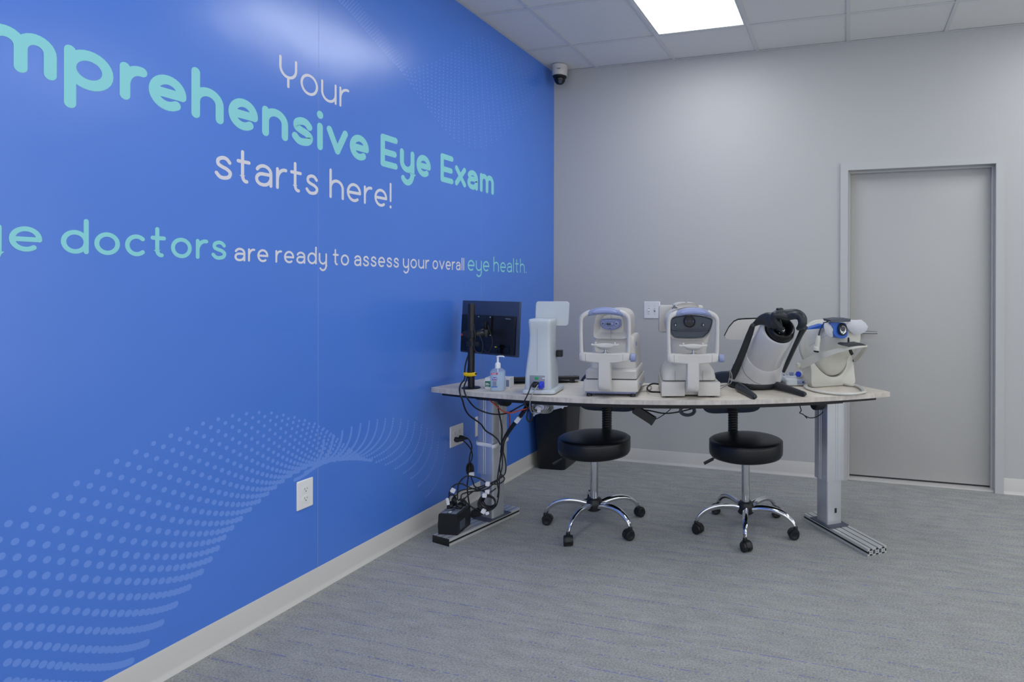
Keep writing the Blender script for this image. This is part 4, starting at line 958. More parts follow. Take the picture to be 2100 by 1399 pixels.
MB().loft([tring(.11, .160, .097, 53), tring(.17, .205, .096, 53, x0=-.004), tring(.26, .272, .0935, 53, x0=-.009), tring(.328, .323, .089, 53, x0=-.011), tring(.342, .333, .084, 53, x0=-.010), tring(.341, .332, .076, 53, x0=-.004), tring(.32, .316, .070, 53)], True, True).build('barrel', M['pearl'], t5, 60)
MB().loft([tring(.318, .315, .073, 53), tring(.346, .336, .0725, 53), tring(.362, .349, .068, 53), tring(.367, .353, .060, 53), tring(.362, .349, .051, 53), tring(.325, .322, .042, 53)], True, True).build('eye_cup', M['cup'], t5, 60)
MB().loft([tring(.340, .334, .026, 53, 20), tring(.346, .338, .026, 53, 20), tring(.348, .339, .020, 53, 20)]).build('objective_lens', M['glasslens'], t5)
s5z = .143
def z5(a, b, dd): return lp(t5, 1480+a*s5z, 625+b*s5z, dd)
VW = inv(t5).to_3x3() @ FW
MB().tube([z5(140, 1050, 3.37), z5(195, 940, 3.355), z5(300, 690, 3.30), z5(395, 440, 3.24), z5(448, 290, 3.20)], [.0195, .0205, .019, .0175, .0125], 12, k=4, flat=.55, up=VW).build('side_arm', M['satin'], t5)
MB().tube([z5(888, 960, 3.30), z5(935, 850, 3.26), z5(1030, 640, 3.19), z5(1130, 430, 3.11), z5(1185, 320, 3.07)], [.0085, .0115, .0120, .0135, .018], 12, k=4, flat=.9, up=VW).build('side_arm', M['satin'], t5)
MB().lathe([(0, -.008), (.009, -.008), (.009, .012), (0, .012)], 14, aim(z5(447, 290, 3.19), VW)).build('arm_hinge', M['satin'], t5)
wing = MB().tube([z5(448, 300, 3.20), z5(500, 262, 3.18), z5(570, 225, 3.15), z5(650, 215, 3.12), z5(725, 232, 3.095), z5(790, 275, 3.085), z5(850, 330, 3.08)], [.009, .015, .026, .036, .040, .030, .010], 14, k=4, flat=.45, up=VW); wing.build('head_frame', M['satin'], t5, 60)
hf = MB().tube([z5(893, 352, 3.06), z5(830, 318, 3.055), z5(775, 262, 3.05), z5(742, 195, 3.045), z5(760, 148, 3.04), z5(840, 150, 3.04), z5(890, 165, 3.045), z5(935, 176, 3.05), z5(985, 162, 3.045), z5(1060, 150, 3.03), z5(1120, 165, 3.02), z5(1152, 210, 3.01), z5(1155, 275, 3.01), z5(1125, 322, 3.02), z5(1088, 345, 3.035)], [.008, .0100, .0125, .0150, .0185, .0195, .0195, .0185, .0195, .0205, .0215, .0215, .0205, .0155, .009], 14, k=4)
hf.build('face_cushion', M['satin'], t5, 60)
MB().tube([z5(760, 120, 3.07), z5(900, 118, 3.07), z5(1080, 112, 3.05), z5(1180, 180, 3.04), z5(1195, 280, 3.05)], [.012, .016, .016, .013, .010], 10, k=4).build('cushion_back', M['satin'], t5, 60)
MB().lathe([(0, 0), (.018, 0), (.018, .016), (.014, .020), (0, .021)], 18, aim(z5(832, 105, 3.11), (0.05, .1, 1))).build('top_knob', M['satin'], t5)
def pxplate(t, pts, depth, thick, dz=0.0):
    v = inv(t).to_3x3() @ FW; a = [lp(t, x, y, depth) for x, y in pts]
    return MB().loft([[p-v*0 for p in a], [p+v*thick for p in a]])
tb = [(1480+a*s5z, 625+b*s5z) for a, b in ((45, 455), (110, 330), (180, 250), (240, 222), (330, 214), (520, 206), (620, 206), (640, 480), (500, 500), (300, 506), (120, 500), (60, 488))]
pxplate(t5, tb, 3.62, .018).build('operator_tablet', M['white'], t5, 40)
tb2 = [(1480+a*s5z, 625+b*s5z) for a, b in ((33, 440), (100, 312), (172, 230), (234, 200), (330, 192), (520, 185), (625, 185), (640, 470), (500, 490), (300, 496), (120, 490), (52, 480))]
pxplate(t5, tb2, 3.642, .010).build('tablet_screen', M['gloss'], t5, 40)
MB().tube([lp(t5, 1560, 690, 3.62), (0.0, .02, .25), (0, -.02, .17)], .022, 10).build('tablet_neck', M['pearl'], t5)
Ml = aim(z5(158, 905, 3.405), inv(t5).to_3x3() @ (-FW), z5(205, 800, 3.40)-z5(158, 905, 3.43))
for q in (-.016, -.005, .006, .016): MB().box((q, 0, 0), (.007, .009 if q > 0 else .007, .0012), .002).build('arm_print', M['silver'], t5).matrix_local = Ml

# ------------------------------------------------------------------ perimeter with blue eyepiece
t6 = thing('visual_field_analyzer', 'cream eye-field tester with blue eyepiece and looped foot beside the door', 'eye instrument', (2.119, -.866, DESK), 39)
s6 = .12507
def z6(a, b, y): return onfront(t6, 1600+a*s6, 640+b*s6, y)
in6 = [(548, 828), (575, 862), (620, 920), (690, 990), (770, 1043), (870, 1067), (960, 1052), (1030, 992), (1076, 905), (1102, 790), (1112, 690), (1118, 640)]
ou6 = [(495, 862), (503, 910), (514, 1000), (530, 1236), (700, 1224), (840, 1214), (960, 1206), (1080, 1198), (1222, 1188), (1216, 980), (1192, 810), (1142, 660)]
def dn(L, k=3): return [(v.x, v.y) for v in smooth([(a, b, 0) for a, b in L], k)]
I6 = [z6(a, b, 0) for a, b in dn(in6)]; O6 = [z6(a, b, 0) for a, b in dn(ou6)]
for L in (I6, O6):
    for p in L: p.z = max(p.z, .008)
m6 = len(I6); cr = MB(); B6 = Vector((0, .095, 0))
M6_ = [(a+b)*.5+Vector((0, -.006, 0)) for a, b in zip(I6, O6)]
cr.loft([[I6[j], M6_[j], O6[j], O6[j]+B6, I6[j]+B6] for j in range(m6)])
cr.build('cradle', M['cream'], t6, 50)
fl6 = MB(); a6 = [z6(a, b, 0) for a, b in ((400, 0), (1222, 0))]
lp6 = [inv(t6) @ onplane(1600+a*s6, 640+b*s6, 2, DESK+.009) for a, b in ((440, 1240), (560, 1285), (700, 1312), (880, 1335), (1060, 1345), (1230, 1338), (1360, 1318), (1372, 1290), (1320, 1240), (1240, 1205), (1150, 1200))]
lp6 += [Vector((.05, .05, .009)), Vector((-.13, .06, .009))]
fl6.tube(lp6, .0115, 10, True, 3, flat=.62, up=(0, 0, 1)); fl6.build('foot_loop', M['cream'], t6)
fp = MB().loft([rring(.0, .055, .282, .11, .02, .002, 4), rring(0, .055, .288, .116, .02, .008, 4), rring(0, .055, .280, .108, .02, .014, 4)]); fp.build('foot_plate', M['cream'], t6)
def er(y, cz, rx, rz, n=36, p=2.0, sx=0.0):
    out = []
    for k in range(n):
        a = 2*math.pi*k/n; c, s = math.cos(a), math.sin(a)
        out.append(Vector((sx+rx*abs(c)**(2/p)*(1 if c >= 0 else -1), y, cz+rz*abs(s)**(2/p)*(1 if s >= 0 else -1))))
    return out
MB().loft([er(.185, .222, .06, .07), er(.178, .222, .095, .10), er(.155, .222, .125, .130), er(.128, .222, .140, .141, p=2.2), er(.112, .222, .141, .142, p=2.2), er(.104, .222, .136, .138, p=2.2)], True, True).build('rear_bowl', M['cream'], t6, 60)
dm = MB().loft([er(.11, .212, .124, .146, p=2.3), er(.06, .205, .112, .150, p=2.3), er(.02, .207, .102, .152, p=2.3), er(0, .214, .0985, .150, p=2.3), er(-.02, .238, .0955, .130, p=2.3), er(-.04, .258, .094, .114, p=2.4), er(-.07, .272, .091, .106, p=2.3), er(-.105, .279, .085, .098, p=2.2), er(-.130, .286, .072, .082), er(-.145, .292, .052, .060), er(-.150, .295, .03, .035)], True, True)
dm = dm.build('body_drum', M['cream'], t6, 60)
def px6(pts, y, th, name, m, parent=None, ang=35):
    a = [z6(p[0], p[1], y) for p in pts]
    return MB().loft([a, [p+Vector((0, th, 0)) for p in a]]).build(name, m, parent or t6, ang)
ep = px6([(v.x, v.y) for v in smooth([(822, 178, 0), (940, 172, 0), (1060, 180, 0), (1092, 240, 0), (1107, 310, 0), (1102, 385, 0), (1065, 425, 0), (1015, 436, 0), (950, 420, 0), (895, 380, 0), (868, 330, 0), (880, 290, 0), (850, 235, 0)], 4, True)], -.168, .06, 'eyepiece_shield', M['blueplastic'])
cE = z6(1012, 285, -.172); dE = Vector((-.12, -1, .10)).normalized()
MB().lathe([(0, 0), (.030, 0), (.030, .008), (.026, .011), (.022, .008), (0, .008)], 28, aim(cE, dE, (1, 0, 0)) @ Matrix.Diagonal((.86, 1.08, 1, 1))).build('lens_rim', M['black'], ep)
MB().lathe([(0, .004), (.0225, .004), (.0225, .010), (.0205, .012), (.018, .010), (0, .0095)], 24, aim(cE+Vector((.001, 0, -.002)), dE, (1, 0, 0)) @ Matrix.Diagonal((.86, 1.08, 1, 1))).build('lens_barrel', M['chrome'], ep)
MB().lathe([(0, .008), (.015, .008), (.013, .0115), (0, .0125)], 20, aim(cE+Vector((.001, 0, .002)), dE, (1, 0, 0))).build('lens_glass', M['glasslens'], ep)
bb = [z6(a, b, -.19) for a, b in ((818, 128), (985, 106), (1150, 112), (1158, 130), (1150, 158), (985, 168), (838, 165))]
MB().loft([bb, [p+Vector((0, .06, .004)) for p in bb]]).build('brow_rest', M['slate'], t6, 35)
px6([(408, 292), (560, 248), (716, 196), (716, 268), (560, 280)], -.020, .05, 'blue_stripe', M['blueplastic'])
MB().tube([z6(662, 440, -.06), z6(715, 412, -.075), z6(775, 380, -.095)], .0012, 6, k=3).build('scale_line', M['lavlight'], t6)
# hygiene flaps on both sides of the eyepiece
def flap(pts, y, bulge):
    a = [z6(p[0], p[1], y) for p in pts]; c = sum(a, Vector())/len(a)
    mid = [c+(p-c)*.6+Vector((0, -bulge*.8, 0)) for p in a]; ctr = c+Vector((0, -bulge, 0))
    b = MB(); n = len(a)
    for off in (0, .0008):
        o = Vector((0, off, 0)); b.add([p+o for p in a]+[p+o for p in mid]+[ctr+o], [(j, (j+1) % n, n+(j+1) % n, n+j) for j in range(n)]+[(n+j, n+(j+1) % n, 2*n) for j in range(n)])
    b.build('hygiene_flap', M['film'], t6, 60, False)
flap([(722, 185), (770, 170), (815, 172), (838, 215), (872, 262), (892, 290), (868, 318), (858, 360), (868, 408), (835, 412), (790, 385), (745, 330), (722, 260)], -.155, .012)
flap([(1085, 215), (1110, 150), (1180, 132), (1330, 126), (1400, 180), (1440, 240), (1420, 300), (1340, 355), (1260, 382), (1215, 368), (1150, 320), (1105, 265)], -.175, .014)
# chin-rest hoop: a tapering band carried round the front
def band(path, hs, th=.006):
    P = [Vector(p) for p in path]; rings = []
    P = smooth(P, 5); m = len(P)
    for i, p in enumerate(P):
        q = i/(m-1)*(len(hs)-1); j = min(int(q), len(hs)-2); h = hs[j]+(hs[j+1]-hs[j])*(q-j)
        t_ = (P[min(i+1, m-1)]-P[max(i-1, 0)]).normalized(); nx = t_.cross(Vector((0, 0, 1))).normalized()
        up_ = nx.cross(t_).normalized()
        rings.append([p+nx*a*th+up_*b*h for a, b in ((-1, -1), (1, -1), (1, 1), (-1, 1))])
    return MB().loft(rings)
hp6 = [z6(318, 880, .03), z6(420, 835, -.02), z6(560, 768, -.09), z6(730, 700, -.16), z6(900, 645, -.21), z6(1080, 605, -.25), z6(1250, 575, -.27), z6(1395, 562, -.265), z6(1408, 572, -.235), z6(1355, 650, -.14), z6(1290, 735, -.07), z6(1215, 792, -.01)]
band(hp6, [.020, .022, .020, .0155, .0115, .008, .0055, .0035, .008, .015, .016, .008], .0045).build('chin_hoop', M['cream'], t6, 30)
pv = z6(300, 880, .03); MB().lathe([(0, -.012), (.014, -.012), (.016, -.006), (.016, .006), (.014, .012), (0, .012)], 18, aim(pv, (1, 0, 0))).build('hoop_pivot', M['cream'], t6)
MB().lathe([(0, -.008), (.007, -.008), (.007, .01), (0, .01)], 14, aim(z6(1218, 798, .0), (1, 0, 0))).build('hoop_pivot', M['black'], t6)
cp = [z6(a, b, -.26) for a, b in ((1000, 528), (1040, 512), (1130, 516), (1200, 510), (1275, 502), (1340, 520), (1388, 545), (1330, 552), (1240, 556), (1150, 560), (1060, 562), (1010, 545))]
MB().loft([[p+Vector((0, -.012, 0)) for p in cp], [p+Vector((0, .02, .002)) for p in cp], [p+Vector((0, .03, .003)) for p in cp]]).build('chin_pad', M['satin'], t6, 50)
MB().tube([z6(1120, 430, -.17), z6(1125, 520, -.2), z6(1150, 630, -.19), z6(1180, 695, -.19)], [.005, .006, .009, .009], 10, k=3).build('chin_post', M['black'], t6)
# response button on its cord
rbt = thing('response_button', 'white handheld response button hanging from the eye-field tester', 'hand control', t6.matrix_basis @ Vector((0, 0, 0)))
rbt.location = at(1674, 720, 3.28)
def rb6(a, b, y): return inv(rbt) @ at(1600+a*s6, 640+b*s6, y)
MB().tube([rb6(632, 385, 3.28), rb6(622, 450, 3.28), rb6(605, 560, 3.28), rb6(602, 575, 3.28), rb6(596, 590, 3.28), rb6(592, 632, 3.28)], [.0085, .0125, .0135, .0135, .0165, .0165], 16, k=3).build('handle', M['cream'], rbt)
MB().tube([rb6(593, 630, 3.28), rb6(590, 655, 3.28), rb6(589, 662, 3.28)], [.014, .0135, .009], 16, k=2).build('push_button', M['gloss'], rbt)
MB().tube([rb6(634, 390, 3.28), rb6(645, 330, 3.28), rb6(680, 240, 3.285), rb6(720, 185, 3.29), rb6(790, 150, 3.30), rb6(855, 120, 3.31)], .0028, 8, k=4).build('cord', M['cable'], rbt)
MB().tube([rb6(631, 395, 3.28), rb6(637, 358, 3.28)], [.005, .003], 8, k=1).build('strain_relief', M['black'], rbt)
MB().loft([rring(-.04, .19, .05, .05, .02, .05, 4), rring(-.04, .19, .05, .05, .02, .09, 4)]).build('rear_socket', M['cream'], t6)
tx6 = (z6(568, 505, -.03)-z6(490, 550, -.03))
textmesh('logo', 'OCULUS', .0105, M['silver'], t6, aim(z6(528, 528, -.075), Vector((-.55, -.8, .1)), tx6), .0008, .0)

# ------------------------------------------------------------------ joystick control pad between the two
cj = thing('control_pad', 'blue-grey joystick control pad between the retinal camera and field tester', 'controller', (1.893, -.868, DESK), 24)
MB().loft([rring(0, 0, .11, .13, .012, .004, 4), rring(0, 0, .118, .138, .014, .010, 4), rring(0, .004, .116, .134, .014, .034, 4), rring(0, .010, .098, .112, .012, .044, 4)]).build('housing', M['lavgrey'] if 'lavgrey' in M else M['coolwhite'], cj)
MB().lathe([(0, .042), (.036, .042), (.036, .047), (.030, .050), (0, .050)], 28, Matrix.Translation((0, .0, 0))).build('pad_ring', M['coolwhite'], cj)
MB().lathe([(0, .048), (.012, .048), (.010, .058), (.014, .062), (.012, .068), (0, .069)], 18, Matrix.Translation((-.004, .004, 0))).build('joystick', M['lav'], cj)
for k in range(4): MB().lathe([(0, .042), (.006, .042), (.006, .049), (0, .05)], 12, Matrix.Translation((-.034+k*.022, .048, 0))).build('key', M['lav'], cj)
MB().box((.030, -.0655, .022), (.05, .012, .022), .003).build('front_block', M['lav'], cj)
MB().lathe([(0, 0), (.005, 0), (.005, .002), (0, .002)], 12, aim((.036, -.0722, .023), (0, -1, 0))).build('front_jack', M['black'], cj)
kc = lp(t6, 1638, 768, 3.50)
MB().tube([kc, kc+Vector((.03, .01, .0)), kc+Vector((.07, .02, .0))], [.014, .017, .018], 12, k=2).build('adjuster_shaft', M['cream'], t6)
MB().lathe([(0, 0), (.014, 0), (.016, .004), (.015, .014), (0, .017)], 18, aim(kc+Vector((.004, 0, 0)), (-1, -.3, .2))).build('adjuster_knob', M['vga'], t6)
# ------------------------------------------------------------------ surge protector block on the left foot
MF = Matrix.Translation((.267, -1.462, 0)) @ Matrix.Rotation(math.radians(-12.4), 4, 'Z')
up_ = thing('power_block', 'black battery power block with plugs standing on the left desk foot', 'power block', (.2165, -1.611, .0372), 8)
prof = [(-.052, 0), (.052, 0), (.055, .045), (.051, .100), (.047, .106), (-.047, .106), (-.051, .100), (-.055, .045)]
MB().loft([[Vector((x, y, z)) for x, z in prof] for y in (-.075, -.072, .072, .075)]).build('case', M['black'], up_, 25)
MB().box((0, 0, .1065), (.088, .142, .003), .001).build('top_panel', M['slate'], up_)
for sx in (-1, 1):
    for k in range(3): MB().box((sx*.026, -.050+k*.047, .1082), (.030, .036, .0018), .0006).build('socket_plate', M['greypanel'], up_)
MB().box((0, -.048, .1082), (.013, .024, .0018), .0005).build('indicator_label', M['plate'], up_)
MB().box((.0545, -.022, .04), (.0012, .06, .045), .0004).build('spec_label', M['slate'], up_)
def plug(e, x, y, h=.034, lean=0.0):
    MB().loft([rring(0, 0, .028, .026, .006, 0, 3), rring(0, 0, .030, .028, .009, h*.35, 4), rring(0, 0, .028, .026, .011, h*.75, 4), rring(0, 0, .016, .016, .007, h*.98, 4), rring(0, 0, .009, .009, .004, h*1.25, 3)], M=aim((x, y, .1088), (lean, .1, 1), (1, 0, 0))).build('plug', M['black'], e)
plug(up_, -.026, .0, .03); plug(up_, -.026, .045, .045); plug(up_, .026, -.002, .03); plug(up_, .026, .045, .034)

# ------------------------------------------------------------------ cords, each one a thing
def cord(label, pts, r=.0034, m='cable', n=8, k=5, name='power_cable', cat='cable', closed=False, group='cords around the desk', root=None):
    P = [at(*p) if not isinstance(p, Vector) else p for p in pts]
    b = MB(); o = min(P, key=lambda q: q.z).copy()
    b.tube([p-o for p in P], r, n, closed, k)
    if root is not None:
        b.v = [inv(root) @ (v+o) for v in b.v]; ob = b.build(name, M[m], root, 60); ob['label'] = label; return ob
    ob = b.build(name, M[m], None, 60); ob.location = o; return tag(ob, label, cat, group)
def tie(label, px, py, d, w=.018, h=.016, rot=0.0, m='velcro', t=.0065, group='white hook-tape ties on the cords'):
    c = at(px, py, d); R_ = aim((0, 0, 0), -FW, RT*math.cos(rot)+UP*math.sin(rot))
    b = MB(); b.loft([rring(0, 0, w, h, .004, -t, 3), rring(0, 0, w*1.05, h, .004, -t*.5, 3), rring(0, 0, w*1.05, h, .004, t*.5, 3), rring(0, 0, w, h, .004, t, 3)], M=R_)
    ob = b.build('cable_tie', M[m], None, 60); ob.location = c; return tag(ob, label, 'cable tie', group)
a1 = lambda x, y, d: (880+x*.11429, 760+y*.11429, d)      # desk-edge view
a6 = lambda x, y, d: (960+x*.2, 800+y*.2, d)              # leg view
a7 = lambda x, y, d: (885+x*.1788, 860+y*.1788, d)        # lower leg view
aU = lambda x, y, d: (880+x*.10724, 980+y*.10724, d)      # foot view
# from the monitor pole
cord('thin black cord hooked on the monitor pole below the clamp', [(971, 655+8, 3.35), (975, 690, 3.33), (972, 712, 3.335), (979, 724, 3.33), (988, 722, 3.34), (990, 706, 3.36), (984, 690, 3.37), (978, 688, 3.37)], .0026)
cord('black cord looping behind the monitor arm', [(1000, 668, 3.45), (1010, 700, 3.42), (1002, 722, 3.41), (990, 716, 3.42), (985, 706, 3.44)], .0026)
cord('black cord dropping from the yellow strap to the leg bundle, outer one', [(963, 722, 3.43), (956, 742, 3.42), (953, 760, 3.40), a1(645, 60, 3.39), a1(632, 160, 3.37), a1(570, 245, 3.33), a1(546, 330, 3.275), a1(560, 430, 3.245), a1(600, 540, 3.25), a1(650, 700, 3.28), a1(730, 815, 3.32), a7(560, 50, 3.36), a7(620, 130, 3.39), a7(700, 182, 3.405), a7(760, 235, 3.40), a7(790, 295, 3.395)], .0042)
cord('black cord sagging from the yellow strap under the desk edge', [(964, 732, 3.43), (961, 748, 3.42), a1(690, 60, 3.40), a1(668, 180, 3.36), a1(634, 262, 3.32), a1(626, 340, 3.27), a1(655, 440, 3.245), a1(700, 520, 3.25), a1(790, 635, 3.28), a1(900, 708, 3.30), a1(1060, 765, 3.32), a1(1230, 788, 3.32), a1(1400, 765, 3.31), a1(1540, 695, 3.30), a1(1660, 630, 3.30), a1(1760, 590, 3.31)], .0040)
cord('orange cord sagging under the left end of the desk', [a1(1060, 500, 3.36), a1(1120, 560, 3.34), a1(1190, 615, 3.33), a1(1270, 690, 3.31), a1(1360, 745, 3.30), a1(1480, 758, 3.30), a1(1620, 718, 3.30), a1(1770, 678, 3.31), a1(1840, 640, 3.33)], .0036, 'orange')
cord('orange cord running down the far side of the left leg', [a6(418, 240, 3.60), a6(428, 300, 3.60), a6(424, 370, 3.60), a6(412, 430, 3.60)], .0036, 'orange')
cord('black power cord from the lens meter hanging over the desk edge', [a1(1850, 245, 3.16), a1(1825, 285, 3.14), a1(1790, 380, 3.10), a1(1750, 470, 3.08), a1(1715, 545, 3.09), a1(1722, 605, 3.14), a1(1760, 660, 3.24), a1(1790, 720, 3.28)], .0034, root=lm)
cord('grey video cord from the lens meter hanging over the desk edge', [a1(1952, 262, 3.15), a1(1915, 320, 3.11), a1(1868, 400, 3.08), a1(1830, 480, 3.075), a1(1812, 560, 3.09), a1(1812, 660, 3.14), a1(1840, 745, 3.22), a1(1880, 780, 3.28)], .0030, 'greycable', root=lm, name='video_cable')
# thick bundle down to the leg strap
for i, (dx, dy, dd) in enumerate(((0, 0, 0), (9, 6, .012), (-7, -6, .01), (3, 10, -.01))):
    cord(('thick black cord bundle slanting from under the desk to the leg strap, ' + ('front cord', 'right cord', 'left cord', 'lower cord')[i]), [a6(620+dx, 120+dy, 3.36+dd), a6(585+dx, 195+dy, 3.34+dd), a6(530+dx, 275+dy, 3.35+dd), a6(455+dx, 370+dy, 3.37+dd), a6(400+dx, 450+dy*.6, 3.39+dd), a6(368+dx*.8, 510, 3.385+dd), a6(352+dx*.7, 570, 3.38+dd), a6(345+dx, 640, 3.39+dd)], .0062)
tie('white tape tie round the slanting cord bundle', *a6(513, 303, 3.345), w=.034, h=.022, rot=.9, t=.018)
cord('black cord hanging straight down the left leg from its motor', [a6(308, 170, 3.40), a6(318, 240, 3.41), a6(335, 320, 3.41), a6(347, 400, 3.40), a6(346, 480, 3.39), a6(340, 570, 3.385)], .0042)
cord('short black cord loop hanging below the desk cable coil', [a1(1780, 690, 3.30), a1(1760, 780, 3.29), a1(1755, 860, 3.29), a1(1790, 915, 3.29), a1(1840, 880, 3.29), a1(1850, 800, 3.29), a1(1850, 720, 3.30)], .0046)
# strap around the column
sp = MB(); Mcol = Matrix.Translation((.300, -1.381, 0)) @ Matrix.Rotation(math.radians(-12.4), 4, 'Z')
q = .0605; zc = .447
path = [(-q, -q, zc+.002), (0, -q, zc-.001), (q*.9, -q, zc-.003), (q*1.12, -q*1.22, zc-.003), (q*1.25, -q*.75, zc), (q, .0, zc+.008), (q, q, zc+.012), (0, q, zc+.010), (-q, q, zc+.006)]
sp.tube(path, .0022, 8, True, 3, flat=4.6, M=Mcol, up=(0, 0, 1)); c0 = Vector((.300, -1.381, zc)); sp.v = [v-c0 for v in sp.v]
so = sp.build('cable_strap', M['velcro'], None, 50); so.location = c0; tag(so, 'white strap wrapped round the left desk leg holding the cords', 'strap')
# cords below the strap
lows = [
 ('black cord falling from the leg strap into the floor coil', [a6(342, 620, 3.385), a6(335, 700, 3.385), a6(318, 790, 3.38), a6(305, 880, 3.375), a6(300, 960, 3.37), a6(312, 1030, 3.365), a6(300, 1100, 3.36)]),
 ('black cord bowing out to the right below the leg strap', [a6(352, 620, 3.38), a6(375, 690, 3.375), a6(388, 780, 3.37), a6(380, 850, 3.37), a6(350, 890, 3.365), a6(290, 925, 3.35), a6(230, 955, 3.34), a6(150, 985, 3.335), a6(60, 1010, 3.33), a6(-30, 1020, 3.325), a6(-90, 1040, 3.32), a6(-125, 1080, 3.31), aU(395, 330, 3.305), aU(375, 450, 3.30)]),
 ('black cord dropping down the face of the left leg to the coil', [a6(350, 620, 3.375), a6(352, 720, 3.37), a6(345, 810, 3.37), a6(322, 900, 3.365), a6(318, 1000, 3.36), a6(312, 1090, 3.355), a6(290, 1180, 3.35), a6(240, 1230, 3.345)]),
 ('black cord sweeping from the leg over to the power block middle', [a6(338, 640, 3.38), a6(325, 760, 3.375), a6(330, 850, 3.37), a6(372, 905, 3.365), a6(350, 945, 3.36), a6(290, 965, 3.35), a6(200, 955, 3.34), a6(110, 905, 3.33), a6(20, 882, 3.325), a6(-30, 890, 3.32), aU(600, 60, 3.315), aU(555, 150, 3.31), aU(545, 300, 3.305), aU(540, 430, 3.30)]),
 ('black cord arching over the white ties to the power block', [a6(345, 880, 3.36), a6(300, 930, 3.35), a6(240, 980, 3.34), a6(190, 1015, 3.335), a6(110, 1035, 3.33), a6(40, 1040, 3.325), aU(640, 310, 3.32), aU(610, 380, 3.31), aU(600, 450, 3.305)]),
 ('black cord crossing low from the power block to the tied hank', [aU(560, 440, 3.29), aU(600, 405, 3.285), aU(670, 430, 3.29), aU(740, 500, 3.30), aU(830, 570, 3.31), aU(930, 615, 3.32), aU(1010, 650, 3.325)]),
 ('black cord looping from the white tag plug to the leg', [aU(380, 330, 3.30), aU(400, 250, 3.30), aU(450, 170, 3.305), aU(540, 115, 3.31), aU(640, 120, 3.32), aU(740, 170, 3.325), aU(860, 215, 3.33), aU(980, 235, 3.34), aU(1080, 270, 3.345), aU(1180, 270, 3.35), aU(1280, 200, 3.36)]),
 ('black cord rising from the power block toward the outlet hank', [aU(660, 420, 3.305), aU(740, 340, 3.32), aU(830, 270, 3.34), aU(930, 230, 3.36), aU(1040, 190, 3.37), aU(1180, 110, 3.375), aU(1330, 40, 3.38)]),
]
for l, p in lows: cord(l, p, .0036)
# floor coil against the leg
ci = MB(); cc = at(*aU(1110, 470, 3.335)); random.seed(5)
for j in range(5):
    pts = []
    for k in range(14):
        a = 2*math.pi*k/14; rr = .0425-.003*j+random.uniform(-.0015, .0015)
        pts.append(RT*(rr*1.05*math.cos(a)+.002*j)+UP*(rr*math.sin(a)*.92)+FW*(.006*j-.012+.008*math.sin(a+j)))
    ci.tube(pts, .0038, 8, True, 4)
co = ci.build('cable_coil', M['cable'], None, 60); co.location = cc; tag(co, 'coiled black cord bundle leaning on the base of the left leg', 'cable', 'cords around the desk')
hk = MB(); hc = at(*aU(930, 660, 3.325))
for j in range(5):
    pts = []
    for k in range(12):
        a = 2*math.pi*k/12; c, s = math.cos(a), math.sin(a)
        pts.append(RT*(.034*c)+UP*(.0085*s+.010*c+(.0055*j-.011))+FW*(.006*s+.003*(j % 2)))
    hk.tube(pts, .0036, 8, True, 4)
ho = hk.build('cable_hank', M['cable'], None, 60); ho.location = hc; tag(ho, 'tied hank of black cord lying at the foot of the left leg', 'cable', 'cords around the desk')
for l, a_ in (('white tape tie highest on the cord tangle', (1122, 115, 3.335)), ('white tape tie at the top of the cord coil', (1062, 335, 3.32)), ('white tape tie behind the top of the cord coil', (1115, 265, 3.34)), ('white tape tie on the hank by the foot', (1040, 640, 3.305))):
    tie(l, *aU(*a_), w=.022, h=.022, rot=-.1 if a_[1] < 600 else -.5)
tie('white paper tag tied by the hank on the foot', *aU(1110, 680, 3.30), w=.018, h=.016, rot=.3, t=.001)
tie('white paper tag on the plug of the power block', *aU(355, 455, 3.255), w=.015, h=.036, rot=.2, t=.001)
tie('white paper tag on the cord above the power block', *aU(455, 245, 3.29), w=.024, h=.024, rot=-.5, t=.001)
# plugs and cords at the four-socket outlet
for (dy, l, endp) in ((-.023, 'black plug in the lower left socket of the four-socket outlet', None), (.023, 'black plug in the lower right socket of the four-socket outlet', None)):
    e = thing('wall_plug', l, 'plug', (.0085, qy+dy, qz-.0195), 0, 'plugs in the four-socket outlet')
    MB().loft([rring(0, 0, .022, .028, .004, 0, 3), rring(0, 0, .022, .028, .005, .016, 3), rring(0, 0, .016, .018, .005, .028, 3), rring(0, 0, .009, .010, .004, .050, 3)], M=aim((0, 0, 0), (1, .12, -.05))).build('plug_body', M['black'], e)
w0 = Vector((.058, qy-.017, qz-.022)); w1 = Vector((.058, qy+.029, qz-.022))
cord('black cord curving down from the lower left plug of the outlet', [w0, at(*a7(410, 290, 3.60)), at(*a7(450, 345, 3.585)), at(*a7(468, 420, 3.57)), at(*a7(450, 490, 3.56)), at(*a7(432, 545, 3.55)), at(*a7(425, 640, 3.53)), at(*a7(410, 740, 3.50)), at(*a7(415, 850, 3.45)), at(*a7(430, 960, 3.40)), at(*a7(440, 1010, 3.37))], .0036)
cord('black cord curving down from the lower right plug of the outlet', [w1, at(*a7(440, 250, 3.56)), at(*a7(462, 320, 3.56)), at(*a7(440, 420, 3.555)), at(*a7(432, 500, 3.55)), at(*a7(440, 580, 3.545)), at(*a7(450, 650, 3.53)), at(*a7(475, 720, 3.51)), at(*a7(495, 770, 3.48)), at(*a7(560, 800, 3.43))], .0036)
h2 = MB(); hc2 = at(*a7(437, 570, 3.545))
for j in range(4):
    pts = [RT*(.010*math.sin(a)*(1+.25*j)+.004*(j-1.5))+UP*(.031*math.cos(a))+FW*(.006*math.sin(a+j)) for a in [2*math.pi*k/12 for k in range(12)]]
    h2.tube(pts, .0035, 8, True, 4)
h2 = h2.build('cable_hank', M['cable'], None, 60); h2.location = hc2; tag(h2, 'tied hank of black cord hanging below the four-socket outlet', 'cable', 'cords around the desk')
